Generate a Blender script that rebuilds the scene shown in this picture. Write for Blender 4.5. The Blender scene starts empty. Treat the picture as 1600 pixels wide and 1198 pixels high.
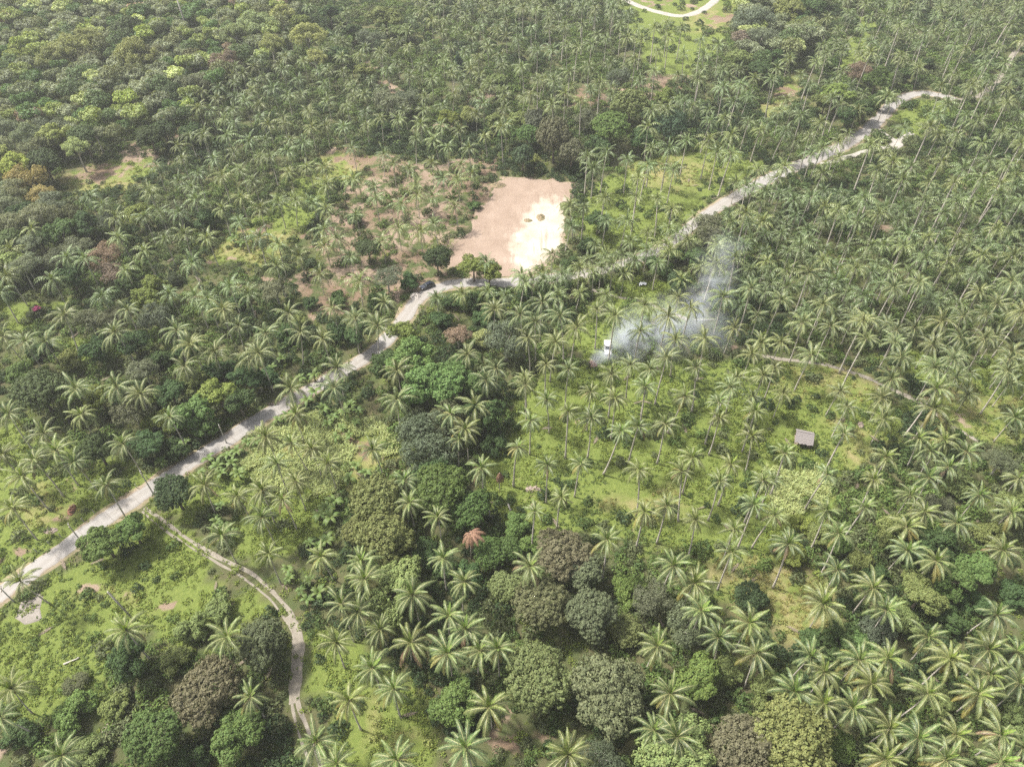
import bpy, math, random
import numpy as np
from mathutils import Vector, Matrix, Euler

# ------------------------------------------------------------------ camera, sky, sun, exposure
scene = bpy.context.scene
col = scene.collection
H = 130.0                          # drone height above the ground
PITCH = math.radians(45.3)         # below the horizon
FPX = 1130.0                       # focal length in pixels of the 1600 px wide photograph
cam_d = bpy.data.cameras.new('camera'); cam = bpy.data.objects.new('camera', cam_d); col.objects.link(cam)
cam.location = (0, 0, H); cam.rotation_euler = (math.pi/2 - PITCH, 0, 0)
cam_d.sensor_width = 36; cam_d.lens = FPX/1600*36; cam_d.clip_end = 9000; cam_d.clip_start = 0.5
scene.camera = cam

SUN_EL, SUN_AZ = math.radians(58), math.radians(-72)     # azimuth from +Y towards +X: sun stands to the left, a little beyond
world = bpy.data.worlds.new('World'); scene.world = world; world.use_nodes = True
wn = world.node_tree.nodes; wl = world.node_tree.links
sky = wn.new('ShaderNodeTexSky'); sky.sky_type = 'NISHITA'; sky.sun_disc = False
sky.sun_elevation = SUN_EL; sky.sun_rotation = SUN_AZ; sky.air_density = 0.8; sky.dust_density = 6.0; sky.ozone_density = 0.6
soft = wn.new('ShaderNodeHueSaturation'); soft.inputs['Saturation'].default_value = 0.45        # thin high cloud whitens the sky
wl.new(sky.outputs[0], soft.inputs['Color']); wl.new(soft.outputs[0], wn['Background'].inputs[0]); wn['Background'].inputs[1].default_value = 0.12
sl = bpy.data.lights.new('sun', 'SUN'); so = bpy.data.objects.new('sun', sl); col.objects.link(so)
sl.energy = 3.9; sl.angle = math.radians(4.5); sl.color = (1.0, 0.955, 0.875)
sd = Vector((math.sin(SUN_AZ)*math.cos(SUN_EL), math.cos(SUN_AZ)*math.cos(SUN_EL), math.sin(SUN_EL)))
so.rotation_euler = sd.to_track_quat('Z', 'Y').to_euler(); so.location = sd*300
vs = scene.view_settings; vs.view_transform = 'Standard'; vs.look = 'None'; vs.exposure = 1.0; vs.gamma = 1
scene.cycles.max_bounces = 6; scene.cycles.diffuse_bounces = 3; scene.cycles.transmission_bounces = 3
scene.cycles.transparent_max_bounces = 4; scene.cycles.volume_bounces = 1
scene.cycles.use_denoising = False; scene.cycles.use_adaptive_sampling = False

rng = np.random.default_rng(7)
random.seed(7)
CP, SP = math.cos(PITCH), math.sin(PITCH)

def P(px, py, z=0.0):
    """photo pixel -> point at height z above the flat ground"""
    u, v = (px-800)/FPX, (py-599)/FPX
    t = (H-z)/(SP+v*CP)
    return Vector((u*t, t*(CP-v*SP), z))
def depth_at(py, z=0.0):
    return (H-z)/(SP+(py-599)/FPX*CP)
def W2P(x, y, z=0.0):
    """point(s) -> photo pixel"""
    d = np.maximum((H-z)*SP + y*CP, 1.0)
    return 800+FPX*x/d, 599+FPX*((H-z)*CP - y*SP)/d

# ------------------------------------------------------------------ small helpers
def mesh_from(name, V, F, mats=(), mi=None, smooth=False):
    """V Nx3 array, F list of index arrays (one array per polygon size, each MxK)"""
    me = bpy.data.meshes.new(name)
    V = np.asarray(V, dtype=np.float32)
    if not isinstance(F, (list, tuple)): F = [F]
    F = [np.asarray(f, dtype=np.int32) for f in F if len(f)]
    me.vertices.add(len(V)); me.vertices.foreach_set('co', V.ravel())
    loops = np.concatenate([f.ravel() for f in F])
    tot = np.concatenate([np.full(len(f), f.shape[1], dtype=np.int32) for f in F])
    st = np.concatenate([[0], np.cumsum(tot)[:-1]]).astype(np.int32)
    me.loops.add(len(loops)); me.loops.foreach_set('vertex_index', loops)
    me.polygons.add(len(tot)); me.polygons.foreach_set('loop_start', st); me.polygons.foreach_set('loop_total', tot)
    for m in mats: me.materials.append(m)
    if mi is not None: me.polygons.foreach_set('material_index', np.asarray(mi, dtype=np.int32))
    if smooth: me.polygons.foreach_set('use_smooth', np.ones(len(tot), dtype=bool))
    me.update(calc_edges=True)
    return me
class MB:
    """collects boxes, tubes and sheets into one mesh"""
    def __init__(s): s.v = []; s.f = []; s.m = []
    def add(s, V, F, m=0):
        o = len(s.v); s.v += [tuple(p) for p in V]
        for f in F: s.f.append(tuple(i+o for i in f)); s.m.append(m)
    def box(s, c, d, m=0, rot=None, taper=1.0):
        V = []
        for z in (-.5, .5):
            k = taper if z > 0 else 1.0
            for x, y in ((-.5, -.5), (.5, -.5), (.5, .5), (-.5, .5)):
                p = Vector((x*d[0]*k, y*d[1]*k, z*d[2]))
                if rot is not None: p = rot @ p
                V.append(p+Vector(c))
        s.add(V, [(3, 2, 1, 0), (4, 5, 6, 7), (0, 1, 5, 4), (1, 2, 6, 5), (2, 3, 7, 6), (3, 0, 4, 7)], m)
    def tube(s, pts, rad, n=6, m=0, cap=True):
        pts = [Vector(p) for p in pts]; V = []; F = []
        for i, p in enumerate(pts):
            t = (pts[min(i+1, len(pts)-1)]-pts[max(i-1, 0)]).normalized()
            a = t.orthogonal().normalized() if abs(t.z) < .95 else Vector((1, 0, 0))
            a = (a-t*a.dot(t)).normalized(); b = t.cross(a)
            for k in range(n):
                an = 2*math.pi*k/n
                V.append(p+(a*math.cos(an)+b*math.sin(an))*rad[i])
        for i in range(len(pts)-1):
            for k in range(n):
                F.append((i*n+k, i*n+(k+1) % n, (i+1)*n+(k+1) % n, (i+1)*n+k))
        if cap: F.append(tuple(range(n-1, -1, -1))); F.append(tuple((len(pts)-1)*n+k for k in range(n)))
        s.add(V, F, m)
    def mesh(s, name, mats, smooth=False):
        me = bpy.data.meshes.new(name); me.from_pydata(s.v, [], s.f)
        for m in mats: me.materials.append(m)
        me.polygons.foreach_set('material_index', s.m)
        if smooth: me.polygons.foreach_set('use_smooth', [True]*len(s.f))
        me.update(); return me
def obj(name, data, parent=None, loc=(0, 0, 0), rot=(0, 0, 0), scale=1.0, color=None):
    o = bpy.data.objects.new(name, data); col.objects.link(o)
    if parent is not None: o.parent = parent
    o.location = loc; o.rotation_euler = rot
    o.scale = (scale,)*3 if isinstance(scale, (int, float)) else scale
    if color is not None: o.color = (*color, 1)
    return o
def tag(o, label, cat=None, group=None, kind=None):
    o['label'] = label
    if cat: o['category'] = cat
    if group: o['group'] = group
    if kind: o['kind'] = kind
    return o
def struct(o, label=None, kind='structure'):
    o['kind'] = kind
    if label: o['label'] = label
    return o

def vnoise(x, y, s, seed=0):
    """smooth value noise, roughly 0..1"""
    x = np.asarray(x, float)/s+seed*17.3; y = np.asarray(y, float)/s+seed*9.1
    xi = np.floor(x).astype(np.int64); yi = np.floor(y).astype(np.int64); fx = x-xi; fy = y-yi
    fx = fx*fx*(3-2*fx); fy = fy*fy*(3-2*fy)
    def h(a, b):
        n = (a*374761393+b*668265263+seed*1442695) & 0x7fffffff
        n = (n ^ (n >> 13))*1274126177 & 0x7fffffff
        return ((n ^ (n >> 16)) & 0xffff)/65535.0
    return (h(xi, yi)*(1-fx)+h(xi+1, yi)*fx)*(1-fy)+(h(xi, yi+1)*(1-fx)+h(xi+1, yi+1)*fx)*fy
def inpoly(px, py, poly):
    r = np.zeros(np.shape(px), bool); n = len(poly)
    for i in range(n):
        x0, y0 = poly[i]; x1, y1 = poly[(i+1) % n]
        if y0 == y1: continue
        c = ((y0 > py) != (y1 > py)) & (px < (x1-x0)*(py-y0)/(y1-y0)+x0)
        r ^= c
    return r

# ------------------------------------------------------------------ materials
def new_mat(name):
    m = bpy.data.materials.new(name); m.use_nodes = True
    nt = m.node_tree; nt.nodes.clear(); return m, nt, nt.nodes, nt.links
def N(nodes, t, **kw):
    n = nodes.new(t)
    for k, v in kw.items(): setattr(n, k, v)
    return n
def mixc(nt, fac, a, b, mode='MIX'):
    m = nt.nodes.new('ShaderNodeMix'); m.data_type = 'RGBA'; m.blend_type = mode
    for sock, val in ((m.inputs[0], fac), (m.inputs[6], a), (m.inputs[7], b)):
        if isinstance(val, (int, float)): sock.default_value = val
        elif isinstance(val, tuple): sock.default_value = (*val, 1) if len(val) == 3 else val
        else: nt.links.new(val, sock)
    return m.outputs[2]
def math_n(nt, op, a, b=0.0, c=None, clamp=False):
    m = nt.nodes.new('ShaderNodeMath'); m.operation = op; m.use_clamp = clamp
    for i, val in enumerate((a, b) if c is None else (a, b, c)):
        if isinstance(val, (int, float)): m.inputs[i].default_value = val
        else: nt.links.new(val, m.inputs[i])
    return m.outputs[0]
def ramp(nt, x, lo, hi, a=0.0, b=1.0):
    m = nt.nodes.new('ShaderNodeMapRange'); nt.links.new(x, m.inputs[0])
    m.inputs[1].default_value = lo; m.inputs[2].default_value = hi; m.inputs[3].default_value = a; m.inputs[4].default_value = b
    return m.outputs[0]
def noise(nt, scale, detail=4, rough=.55, coord='Object', dist=0.0):
    tc = nt.nodes.new('ShaderNodeTexCoord'); n = nt.nodes.new('ShaderNodeTexNoise')
    n.inputs['Scale'].default_value = scale; n.inputs['Detail'].default_value = detail; n.inputs['Roughness'].default_value = rough
    n.inputs['Distortion'].default_value = dist
    nt.links.new(tc.outputs[coord], n.inputs['Vector']); return n.outputs['Fac']

def leaf_mat(name, base=None, var=.35, hue=.035, rough=.5, spec=.35, trans=.28, sat=1.0, attr=None, trans_tint=(1.25, 1.2, .55)):
    """leaf: base colour from the object colour (or fixed / a mesh attribute), every leaf a little different"""
    m, nt, nd, lk = new_mat(name)
    out = N(nd, 'ShaderNodeOutputMaterial'); g = N(nd, 'ShaderNodeNewGeometry'); oi = N(nd, 'ShaderNodeObjectInfo')
    if base is not None:
        c = N(nd, 'ShaderNodeRGB'); c.outputs[0].default_value = (*base, 1); c = c.outputs[0]
    elif attr:
        a = N(nd, 'ShaderNodeAttribute'); a.attribute_name = attr; c = a.outputs['Color']
    else: c = oi.outputs['Color']
    hs = N(nd, 'ShaderNodeHueSaturation'); lk.new(c, hs.inputs['Color']); hs.inputs['Saturation'].default_value = sat
    rnd = g.outputs['Random Per Island']
    lk.new(ramp(nt, rnd, 0, 1, 1-var, 1+var), hs.inputs['Value'])
    r2 = math_n(nt, 'FRACT', math_n(nt, 'ADD', math_n(nt, 'MULTIPLY', rnd, 7.31), oi.outputs['Random']))
    lk.new(ramp(nt, r2, 0, 1, .5-hue, .5+hue), hs.inputs['Hue'])
    c = hs.outputs[0]
    bs = N(nd, 'ShaderNodeBsdfPrincipled'); lk.new(c, bs.inputs['Base Color'])
    bs.inputs['Roughness'].default_value = rough; bs.inputs['Specular IOR Level'].default_value = spec
    tr = N(nd, 'ShaderNodeBsdfTranslucent'); lk.new(mixc(nt, 1.0, c, trans_tint, 'MULTIPLY'), tr.inputs['Color'])
    mx = N(nd, 'ShaderNodeMixShader'); mx.inputs[0].default_value = trans
    lk.new(bs.outputs[0], mx.inputs[1]); lk.new(tr.outputs[0], mx.inputs[2]); lk.new(mx.outputs[0], out.inputs[0])
    return m
def plain_mat(name, c1, c2=None, scale=6.0, rough=.8, spec=.3, metal=0.0, bump=0.0, detail=4):
    m, nt, nd, lk = new_mat(name)
    out = N(nd, 'ShaderNodeOutputMaterial'); bs = N(nd, 'ShaderNodeBsdfPrincipled'); lk.new(bs.outputs[0], out.inputs[0])
    bs.inputs['Roughness'].default_value = rough; bs.inputs['Specular IOR Level'].default_value = spec; bs.inputs['Metallic'].default_value = metal
    if c2 is None: c2 = tuple(v*.75 for v in c1)
    f = noise(nt, scale, detail)
    lk.new(mixc(nt, ramp(nt, f, .35, .65), c1, c2), bs.inputs['Base Color'])
    if bump:
        b = N(nd, 'ShaderNodeBump'); b.inputs['Strength'].default_value = bump; b.inputs['Distance'].default_value = .05
        lk.new(f, b.inputs['Height']); lk.new(b.outputs[0], bs.inputs['Normal'])
    return m

M_frond = leaf_mat('palm_leaflets', var=.3, hue=.018, rough=.43, spec=.45, trans=.22)
M_rachis = plain_mat('palm_rachis', (.27, .27, .12), (.22, .21, .09), 3, rough=.5, spec=.4)
M_palmtrunk = plain_mat('palm_trunk_bark', (.50, .46, .40), (.36, .32, .27), 2.2, rough=.9, bump=.4)
M_coconut = plain_mat('coconut_husk', (.20, .19, .06), (.24, .13, .05), 3, rough=.5)
M_deadfrond = leaf_mat('dead_palm_leaflets', base=(.25, .15, .10), var=.3, hue=.012, rough=.7, spec=.2, trans=.15, trans_tint=(1, .8, .6))
M_grove = leaf_mat('grove_leaflets', var=.3, hue=.018, rough=.43, spec=.42, trans=.22, attr='tint')
M_leaf = leaf_mat('broad_leaves', var=.26, hue=.015, rough=.6, spec=.2, trans=.25)
M_forest = leaf_mat('forest_leaves', var=.3, hue=.015, rough=.6, spec=.2, trans=.25, attr='tint')
M_bark = plain_mat('tree_bark', (.22, .18, .14), (.12, .10, .08), 2.5, rough=.95, bump=.5)
M_palebark = plain_mat('pale_bark', (.46, .43, .38), (.30, .28, .25), 2.0, rough=.9, bump=.3)
M_banana = leaf_mat('banana_leaf', base=(.122, .178, .050), var=.2, hue=.012, rough=.5, spec=.25, trans=.3)
M_bananastem = plain_mat('banana_stem', (.20, .22, .09), (.16, .13, .06), 3, rough=.6)
M_shrub = [leaf_mat('shrub_leaves_a', base=(.074, .114, .034), var=.32, hue=.02, spec=.2, rough=.6),
           leaf_mat('shrub_leaves_b', base=(.108, .160, .042), var=.32, hue=.02, spec=.2, rough=.6),
           leaf_mat('shrub_leaves_c', base=(.108, .130, .058), var=.32, hue=.02, spec=.2, rough=.6),
           leaf_mat('shrub_leaves_d', base=(.046, .074, .030), var=.32, hue=.02, spec=.2, rough=.6)]
M_herb = [leaf_mat('herb_leaves_a', base=(.168, .215, .046), var=.28, hue=.02, spec=.2, rough=.6, trans=.3),
          leaf_mat('herb_leaves_b', base=(.106, .150, .040), var=.28, hue=.02, spec=.2, rough=.6, trans=.3),
          leaf_mat('herb_leaves_c', base=(.240, .265, .085), var=.28, hue=.02, spec=.2, rough=.6, trans=.3)]
M_tall = leaf_mat('tall_grass_blades', base=(.37, .42, .18), var=.25, hue=.02, trans=.3)
M_dry = leaf_mat('dry_grass_blades', base=(.30, .28, .10), var=.25, hue=.03, trans=.3)

# ------------------------------------------------------------------ zones on the ground, read off the photograph
GRASS = [  # open ground with herbs and grass, hardly any shrubs
 [(-500, 985), (0, 962), (60, 915), (150, 850), (220, 800), (265, 822), (340, 885), (405, 925), (440, 970), (440, 1000), (390, 975), (340, 960), (265, 985), (200, 1000), (170, 1060), (150, 1105), (60, 1120), (-500, 1260)],
 [(-400, 800), (0, 655), (60, 690), (100, 690), (160, 735), (195, 735), (235, 725), (255, 745), (200, 782), (100, 850), (0, 920), (-400, 1150)],
 [(850, 600), (880, 560), (930, 520), (1000, 555), (1100, 550), (1200, 565), (1330, 580), (1430, 640), (1400, 690), (1330, 720), (1300, 800), (1200, 850), (1150, 880), (960, 865), (880, 850), (800, 835), (750, 780), (760, 700), (800, 640)],
 [(1120, 890), (1200, 868), (1300, 900), (1290, 960), (1250, 1015), (1205, 1000), (1180, 960), (1120, 960)],
 [(260, 790), (340, 740), (420, 690), (470, 655), (600, 700), (640, 680), (655, 640), (600, 600), (640, 610), (655, 700), (600, 740), (560, 745), (540, 800), (540, 850), (480, 860), (430, 860), (330, 800)],
 [(930, 455), (1000, 430), (1060, 440), (1060, 500), (1000, 520), (940, 560), (890, 570), (880, 520)],
 [(900, 310), (1000, 250), (1100, 225), (1190, 255), (1150, 290), (1090, 325), (1010, 385), (930, 410), (915, 360)],
 [(940, -10), (860, -260), (1300, -260), (1160, -5), (1140, 60), (1070, 120), (1010, 105), (990, 50)],
 [(1390, 175), (1420, 155), (1490, 160), (1470, 215), (1395, 215)],
 [(1300, 100), (1350, 20), (1375, 40), (1345, 90), (1315, 115)],
 [(1190, 170), (1250, 100), (1270, 110), (1230, 170), (1200, 190)],
 [(500, 1000), (560, 1000), (640, 1060), (680, 1110), (690, 1260), (480, 1260), (485, 1060)],
 [(400, 330), (420, 300), (500, 260), (560, 230), (560, 260), (480, 340), (470, 400), (340, 420), (330, 395)],
 [(0, 470), (60, 470), (110, 470), (60, 510), (0, 530)], [(90, 530), (130, 520), (150, 570), (110, 600)],
 [(1440, 560), (1600, 560), (1700, 640), (1480, 700), (1440, 640)],
 [(100, 300), (140, 260), (220, 245), (240, 265), (180, 300)],
]
SOIL = [  # bare reddish earth
 [(500, 225), (600, 240), (700, 255), (785, 258), (770, 300), (705, 395), (695, 440), (640, 465), (560, 480), (470, 490), (440, 450), (520, 400), (500, 340), (560, 280)],
]
SOILB = [(600, 140, 22, 12), (580, 105, 26, 9), (750, 152, 40, 17), (960, 152, 95, 18), (1045, 130, 45, 14), (268, 208, 22, 12), (215, 240, 34, 22), (160, 270, 40, 14),
 (838, 1130, 32, 26), (790, 1150, 25, 15), (1382, 352, 18, 7), (440, 1052, 26, 12), (15, 1175, 26, 22), (350, 410, 22, 8), (420, 355, 35, 10), (470, 370, 30, 8), (145, 915, 14, 9),
 (195, 930, 16, 9), (258, 935, 16, 7), (85, 800, 10, 4), (120, 745, 14, 8), (40, 850, 20, 10), (840, 640, 5, 3), (835, 765, 14, 4), (1340, 660, 8, 16), (1300, 690, 10, 8), (1425, 622, 18, 6), (1390, 608, 22, 5), (1510, 660, 20, 14),
 (1145, 540, 14, 6), (440, 900, 10, 5), (540, 700, 25, 10), (555, 715, 14, 22), (620, 1150, 10, 18), (640, 1178, 12, 8), (660, 1110, 16, 5), (700, 200, 20, 7), (770, 260, 14, 14), (585, 545, 16, 10), (740, 488, 12, 8), (1230, 145, 26, 18), (640, 985, 6, 4),
 (1500, 210, 10, 6), (1350, 465, 10, 5), (1500, 480, 18, 5), (1180, 110, 10, 10), (1130, 30, 30, 10), (1090, 12, 20, 4), (1020, 5, 30, 4), (400, 440, 20, 12), (900, 650, 4, 3), (930, 1185, 16, 8)]
DRY = [(1235, 945, 75, 70), (1160, 885, 60, 25), (1000, 790, 60, 30), (600, 730, 40, 18), (470, 700, 80, 40), (560, 700, 60, 50), (1050, 270, 60, 25), (1220, 150, 45, 40), (165, 280, 60, 20), (400, 380, 60, 30), (1240, 765, 40, 26), (60, 790, 40, 20), (190, 930, 60, 18), (1120, 30, 60, 20), (720, 180, 50, 12), (1300, 590, 90, 20), (560, 680, 60, 20), (550, 260, 50, 30), (1520, 640, 60, 30), (1330, 690, 50, 30), (1190, 880, 50, 20), (620, 1150, 50, 40)]
PALE = [(480, 690, 75, 35), (430, 735, 60, 30), (560, 690, 50, 25), (500, 760, 50, 30), (1240, 762, 42, 26), (1230, 745, 30, 16)]

# centre lines, in photo pixels
ROAD = [(-160, 1050), (-60, 976), (0, 930), (50, 893), (100, 858), (150, 820), (200, 786), (245, 757), (300, 722), (350, 690), (400, 658), (450, 629), (500, 601), (550, 572), (585, 549), (612, 522), (632, 497), (646, 475), (663, 459), (684, 450), (715, 443), (760, 441), (805, 441), (850, 436), (895, 431), (950, 420), (1000, 404), (1045, 382), (1082, 352), (1117, 327), (1150, 308), (1190, 285), (1240, 262), (1300, 236), (1345, 212), (1370, 190), (1395, 164), (1418, 150), (1445, 146), (1472, 150), (1492, 156)]
PATH_E = [(1490, 156), (1512, 155), (1530, 149), (1552, 135), (1568, 115), (1580, 90), (1592, 74), (1610, 50), (1640, 20)]
FARROAD = [(900, -30), (940, -12), (975, 0), (1010, 14), (1045, 23), (1070, 25), (1095, 17), (1115, 3), (1140, -20), (1180, -50)]
TRACK_A = [(226, 793), (246, 806), (272, 826), (302, 848), (345, 872), (385, 890), (412, 910), (436, 934), (455, 960), (467, 985), (472, 1010), (469, 1040), (463, 1075), (467, 1105), (478, 1132), (488, 1160), (500, 1190), (515, 1230)]
TRACK_B = [(222, 799), (245, 818), (275, 840), (310, 862), (345, 882), (380, 903), (408, 924), (430, 946), (446, 968), (458, 990), (463, 1010), (460, 1040), (455, 1075), (457, 1105), (464, 1135), (474, 1165), (485, 1195), (500, 1235)]
PATH_C = [(925, 452), (965, 464), (1000, 470), (1040, 485), (1075, 500)]
PATH_D = [(1190, 556), (1240, 563), (1290, 570), (1335, 583), (1380, 602), (1430, 625), (1480, 660), (1530, 690)]
SPUR = [(1285, 258), (1320, 246), (1355, 236), (1375, 232), (1400, 222), (1425, 208)]
SPUR2 = [(1368, 200), (1385, 212), (1402, 222), (1398, 232)]
CLEAR = [(788, 276), (840, 279), (897, 287), (892, 312), (884, 345), (880, 378), (868, 402), (846, 416), (818, 434), (800, 446), (775, 438), (735, 428), (698, 420), (706, 395), (730, 352), (754, 316), (770, 292)]
def smooth_line(pts, step=2.0):
    """pixel line -> evenly spaced ground points through a Catmull-Rom curve"""
    w = np.array([[*P(x, y)[:2]] for x, y in pts]); w = np.vstack([2*w[0]-w[1], w, 2*w[-1]-w[-2]]); out = []
    for i in range(1, len(w)-2):
        n = max(2, int(np.linalg.norm(w[i+1]-w[i])/step))
        for k in range(n):
            t = k/n; a, b, c, d = w[i-1], w[i], w[i+1], w[i+2]
            out.append(.5*(2*b+(c-a)*t+(2*a-5*b+4*c-d)*t*t+(3*b-a-3*c+d)*t**3))
    out.append(w[-2]); return np.array(out)
LINES = {'road': (smooth_line(ROAD), 2.5), 'far': (smooth_line(FARROAD), 2.4), 'ta': (smooth_line(TRACK_A, 1.0), .45), 'tb': (smooth_line(TRACK_B, 1.0), .25),
         'pc': (smooth_line(PATH_C, 1.5), .7), 'pd': (smooth_line(PATH_D, 1.5), .7), 'spur': (smooth_line(SPUR), 1.2), 'spur2': (smooth_line(SPUR2), 1.5), 'pe': (smooth_line(PATH_E), 1.0)}
def road_dist(x, y):
    """metres outside the edge of the nearest road, track or the clearing (0 inside)"""
    x = np.asarray(x, float); y = np.asarray(y, float); d = np.full(x.shape, 1e9)
    for ln, hw in LINES.values():
        lo, hi = ln.min(0)-14, ln.max(0)+14
        m = (x > lo[0]) & (x < hi[0]) & (y > lo[1]) & (y < hi[1])
        if not m.any(): continue
        xx, yy = x[m], y[m]; dd = np.full(xx.shape, 1e9)
        for p in ln[::2]: dd = np.minimum(dd, (xx-p[0])**2+(yy-p[1])**2)
        d[m] = np.minimum(d[m], np.sqrt(dd)-hw)
    px, py = W2P(x, y); d[inpoly(px, py, CLEAR)] = 0
    return np.maximum(d, 0)
def blob(px, py, lst):
    r = np.zeros(np.shape(px))
    for cx, cy, a, b in lst: r = np.maximum(r, 1.45-np.sqrt(((px-cx)/a)**2+((py-cy)/b)**2))
    return np.clip(r, 0, 1)
def zones(x, y):
    """weights at ground points: open grass, bare soil, dry, pale tall grass"""
    x = np.asarray(x, float); y = np.asarray(y, float)
    wx = x+(vnoise(x, y, 7, 1)-.5)*9+(vnoise(x, y, 2.6, 2)-.5)*3; wy = y+(vnoise(x, y, 7, 3)-.5)*9+(vnoise(x, y, 2.6, 4)-.5)*3
    px, py = W2P(wx, wy)
    g = np.zeros(px.shape, bool)
    for p in GRASS: g |= inpoly(px, py, p)
    s = np.zeros(px.shape, bool)
    for p in SOIL: s |= inpoly(px, py, p)
    return g.astype(float), np.maximum(s*.85, blob(px, py, SOILB)), blob(px, py, DRY), blob(px, py, PALE)
def gz(x, y):
    x = np.asarray(x, float); y = np.asarray(y, float)
    k = np.clip((road_dist(x, y)-.6)/6, 0, 1)
    for px, py, rad in ((45, 946, 5.0), (1400, 224, 6.0), (795, 442, 5.0)):
        c = P(px, py); k = k*np.clip((np.hypot(x-c.x, y-c.y)-rad)/4, 0, 1)
    return k*((vnoise(x, y, 9, 11)-.5)*.55+(vnoise(x, y, 3.5, 12)-.5)*.25)

# ------------------------------------------------------------------ ground
def build_ground():
    xs = np.concatenate([[-2600, -1500, -900, -600, -480], np.arange(-400, 401, 2.0), [480, 600, 900, 1500, 2600]])
    ys = np.concatenate([[-2600, -900, -300, -80, -20], np.arange(0, 641, 2.0), [720, 900, 1300, 2600]])
    X, Y = np.meshgrid(xs, ys); x, y = X.ravel(), Y.ravel()
    z = gz(x, y); V = np.stack([x, y, z], 1)
    nx, ny = len(xs), len(ys); I = np.arange(nx*ny).reshape(ny, nx)
    F = np.stack([I[:-1, :-1], I[:-1, 1:], I[1:, 1:], I[1:, :-1]], -1).reshape(-1, 4)
    m, nt, nd, lk = new_mat('ground_earth_and_grass')
    out = N(nd, 'ShaderNodeOutputMaterial'); bs = N(nd, 'ShaderNodeBsdfPrincipled'); lk.new(bs.outputs[0], out.inputs[0])
    bs.inputs['Roughness'].default_value = .95; bs.inputs['Specular IOR Level'].default_value = .1
    at = N(nd, 'ShaderNodeAttribute'); at.attribute_name = 'zone'; sp = N(nd, 'ShaderNodeSeparateColor'); lk.new(at.outputs['Color'], sp.inputs[0])
    n1 = noise(nt, .22, 6, .62); n2 = noise(nt, 1.3, 5, .7); n3 = noise(nt, .05, 3, .5)
    green = mixc(nt, ramp(nt, n2, .3, .7), (.088, .122, .028), (.146, .176, .046))
    floor = mixc(nt, ramp(nt, n1, .35, .65), (.060, .080, .028), (.092, .085, .045))
    c = mixc(nt, sp.outputs[0], floor, green)
    dry = mixc(nt, ramp(nt, n2, .3, .7), (.225, .215, .085), (.19, .16, .085))
    c = mixc(nt, math_n(nt, 'MULTIPLY', sp.outputs[2], ramp(nt, n1, .40, .58), clamp=True), c, dry)
    soil = mixc(nt, ramp(nt, n2, .3, .7), (.185, .130, .092), (.130, .095, .062))
    soil = mixc(nt, ramp(nt, n3, .42, .6), soil, (.235, .180, .135))
    f = math_n(nt, 'ADD', sp.outputs[1], ramp(nt, n1, .3, .7, -1.0, .5))
    c = mixc(nt, ramp(nt, f, .35, .70), c, soil)
    lk.new(c, bs.inputs['Base Color'])
    b = N(nd, 'ShaderNodeBump'); b.inputs['Strength'].default_value = .8; b.inputs['Distance'].default_value = .25
    lk.new(noise(nt, 2.2, 6, .7), b.inputs['Height']); lk.new(b.outputs[0], bs.inputs['Normal'])
    me = mesh_from('ground', V, F, [m], smooth=True)
    g, s, d, p = zones(x, y)
    a = me.color_attributes.new('zone', 'FLOAT_COLOR', 'POINT')
    a.data.foreach_set('color', np.stack([g, s, d, p], 1).astype(np.float32).ravel())
    struct(obj('ground', me), 'green plantation floor with bare earth patches')
build_ground()

def strip(name, ln, hw, z, mat, seed, rag=.25, crown=0.0, nacross=4):
    """a ribbon along a centre line with slightly ragged edges and a real thickness below"""
    t = np.gradient(ln, axis=0); t /= np.linalg.norm(t, axis=1)[:, None]; nrm = np.stack([-t[:, 1], t[:, 0]], 1)
    n = len(ln); L = hw+(vnoise(ln[:, 0], ln[:, 1], 3, seed)-.5)*2*rag; R = hw+(vnoise(ln[:, 0], ln[:, 1], 3, seed+1)-.5)*2*rag
    V = []; cols = []
    for k in range(nacross+1):
        q = k/nacross*2-1; off = np.where(q < 0, q*L, q*R)
        p = ln+nrm*off[:, None]; V.append(np.column_stack([p, np.full(n, z+crown*(1-q*q))]))
    for q, off in ((-1, -L-.12), (1, R+.12)):
        p = ln+nrm*off[:, None]; V.append(np.column_stack([p, np.full(n, -.06)]))
    na = len(V)*n; V = np.concatenate(V); order = [nacross+1]+list(range(nacross+1))+[nacross+2]; F = []
    for a, b in zip(order[:-1], order[1:]):
        i = np.arange(n-1); F.append(np.stack([a*n+i, b*n+i, b*n+i+1, a*n+i+1], 1)[:, ::-1])
    me = mesh_from(name, V, [np.concatenate(F)], [mat]); qa = np.concatenate([np.full(n, k/nacross*2-1) for k in range(nacross+1)]+[np.full(n, -1.15), np.full(n, 1.15)])
    sa = np.tile(np.concatenate([[0], np.cumsum(np.linalg.norm(np.diff(ln, axis=0), axis=1))]), nacross+3)
    a = me.attributes.new('across', 'FLOAT', 'POINT'); a.data.foreach_set('value', qa.astype(np.float32)); a = me.attributes.new('along', 'FLOAT', 'POINT'); a.data.foreach_set('value', sa.astype(np.float32))
    return obj(name, me)
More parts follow.
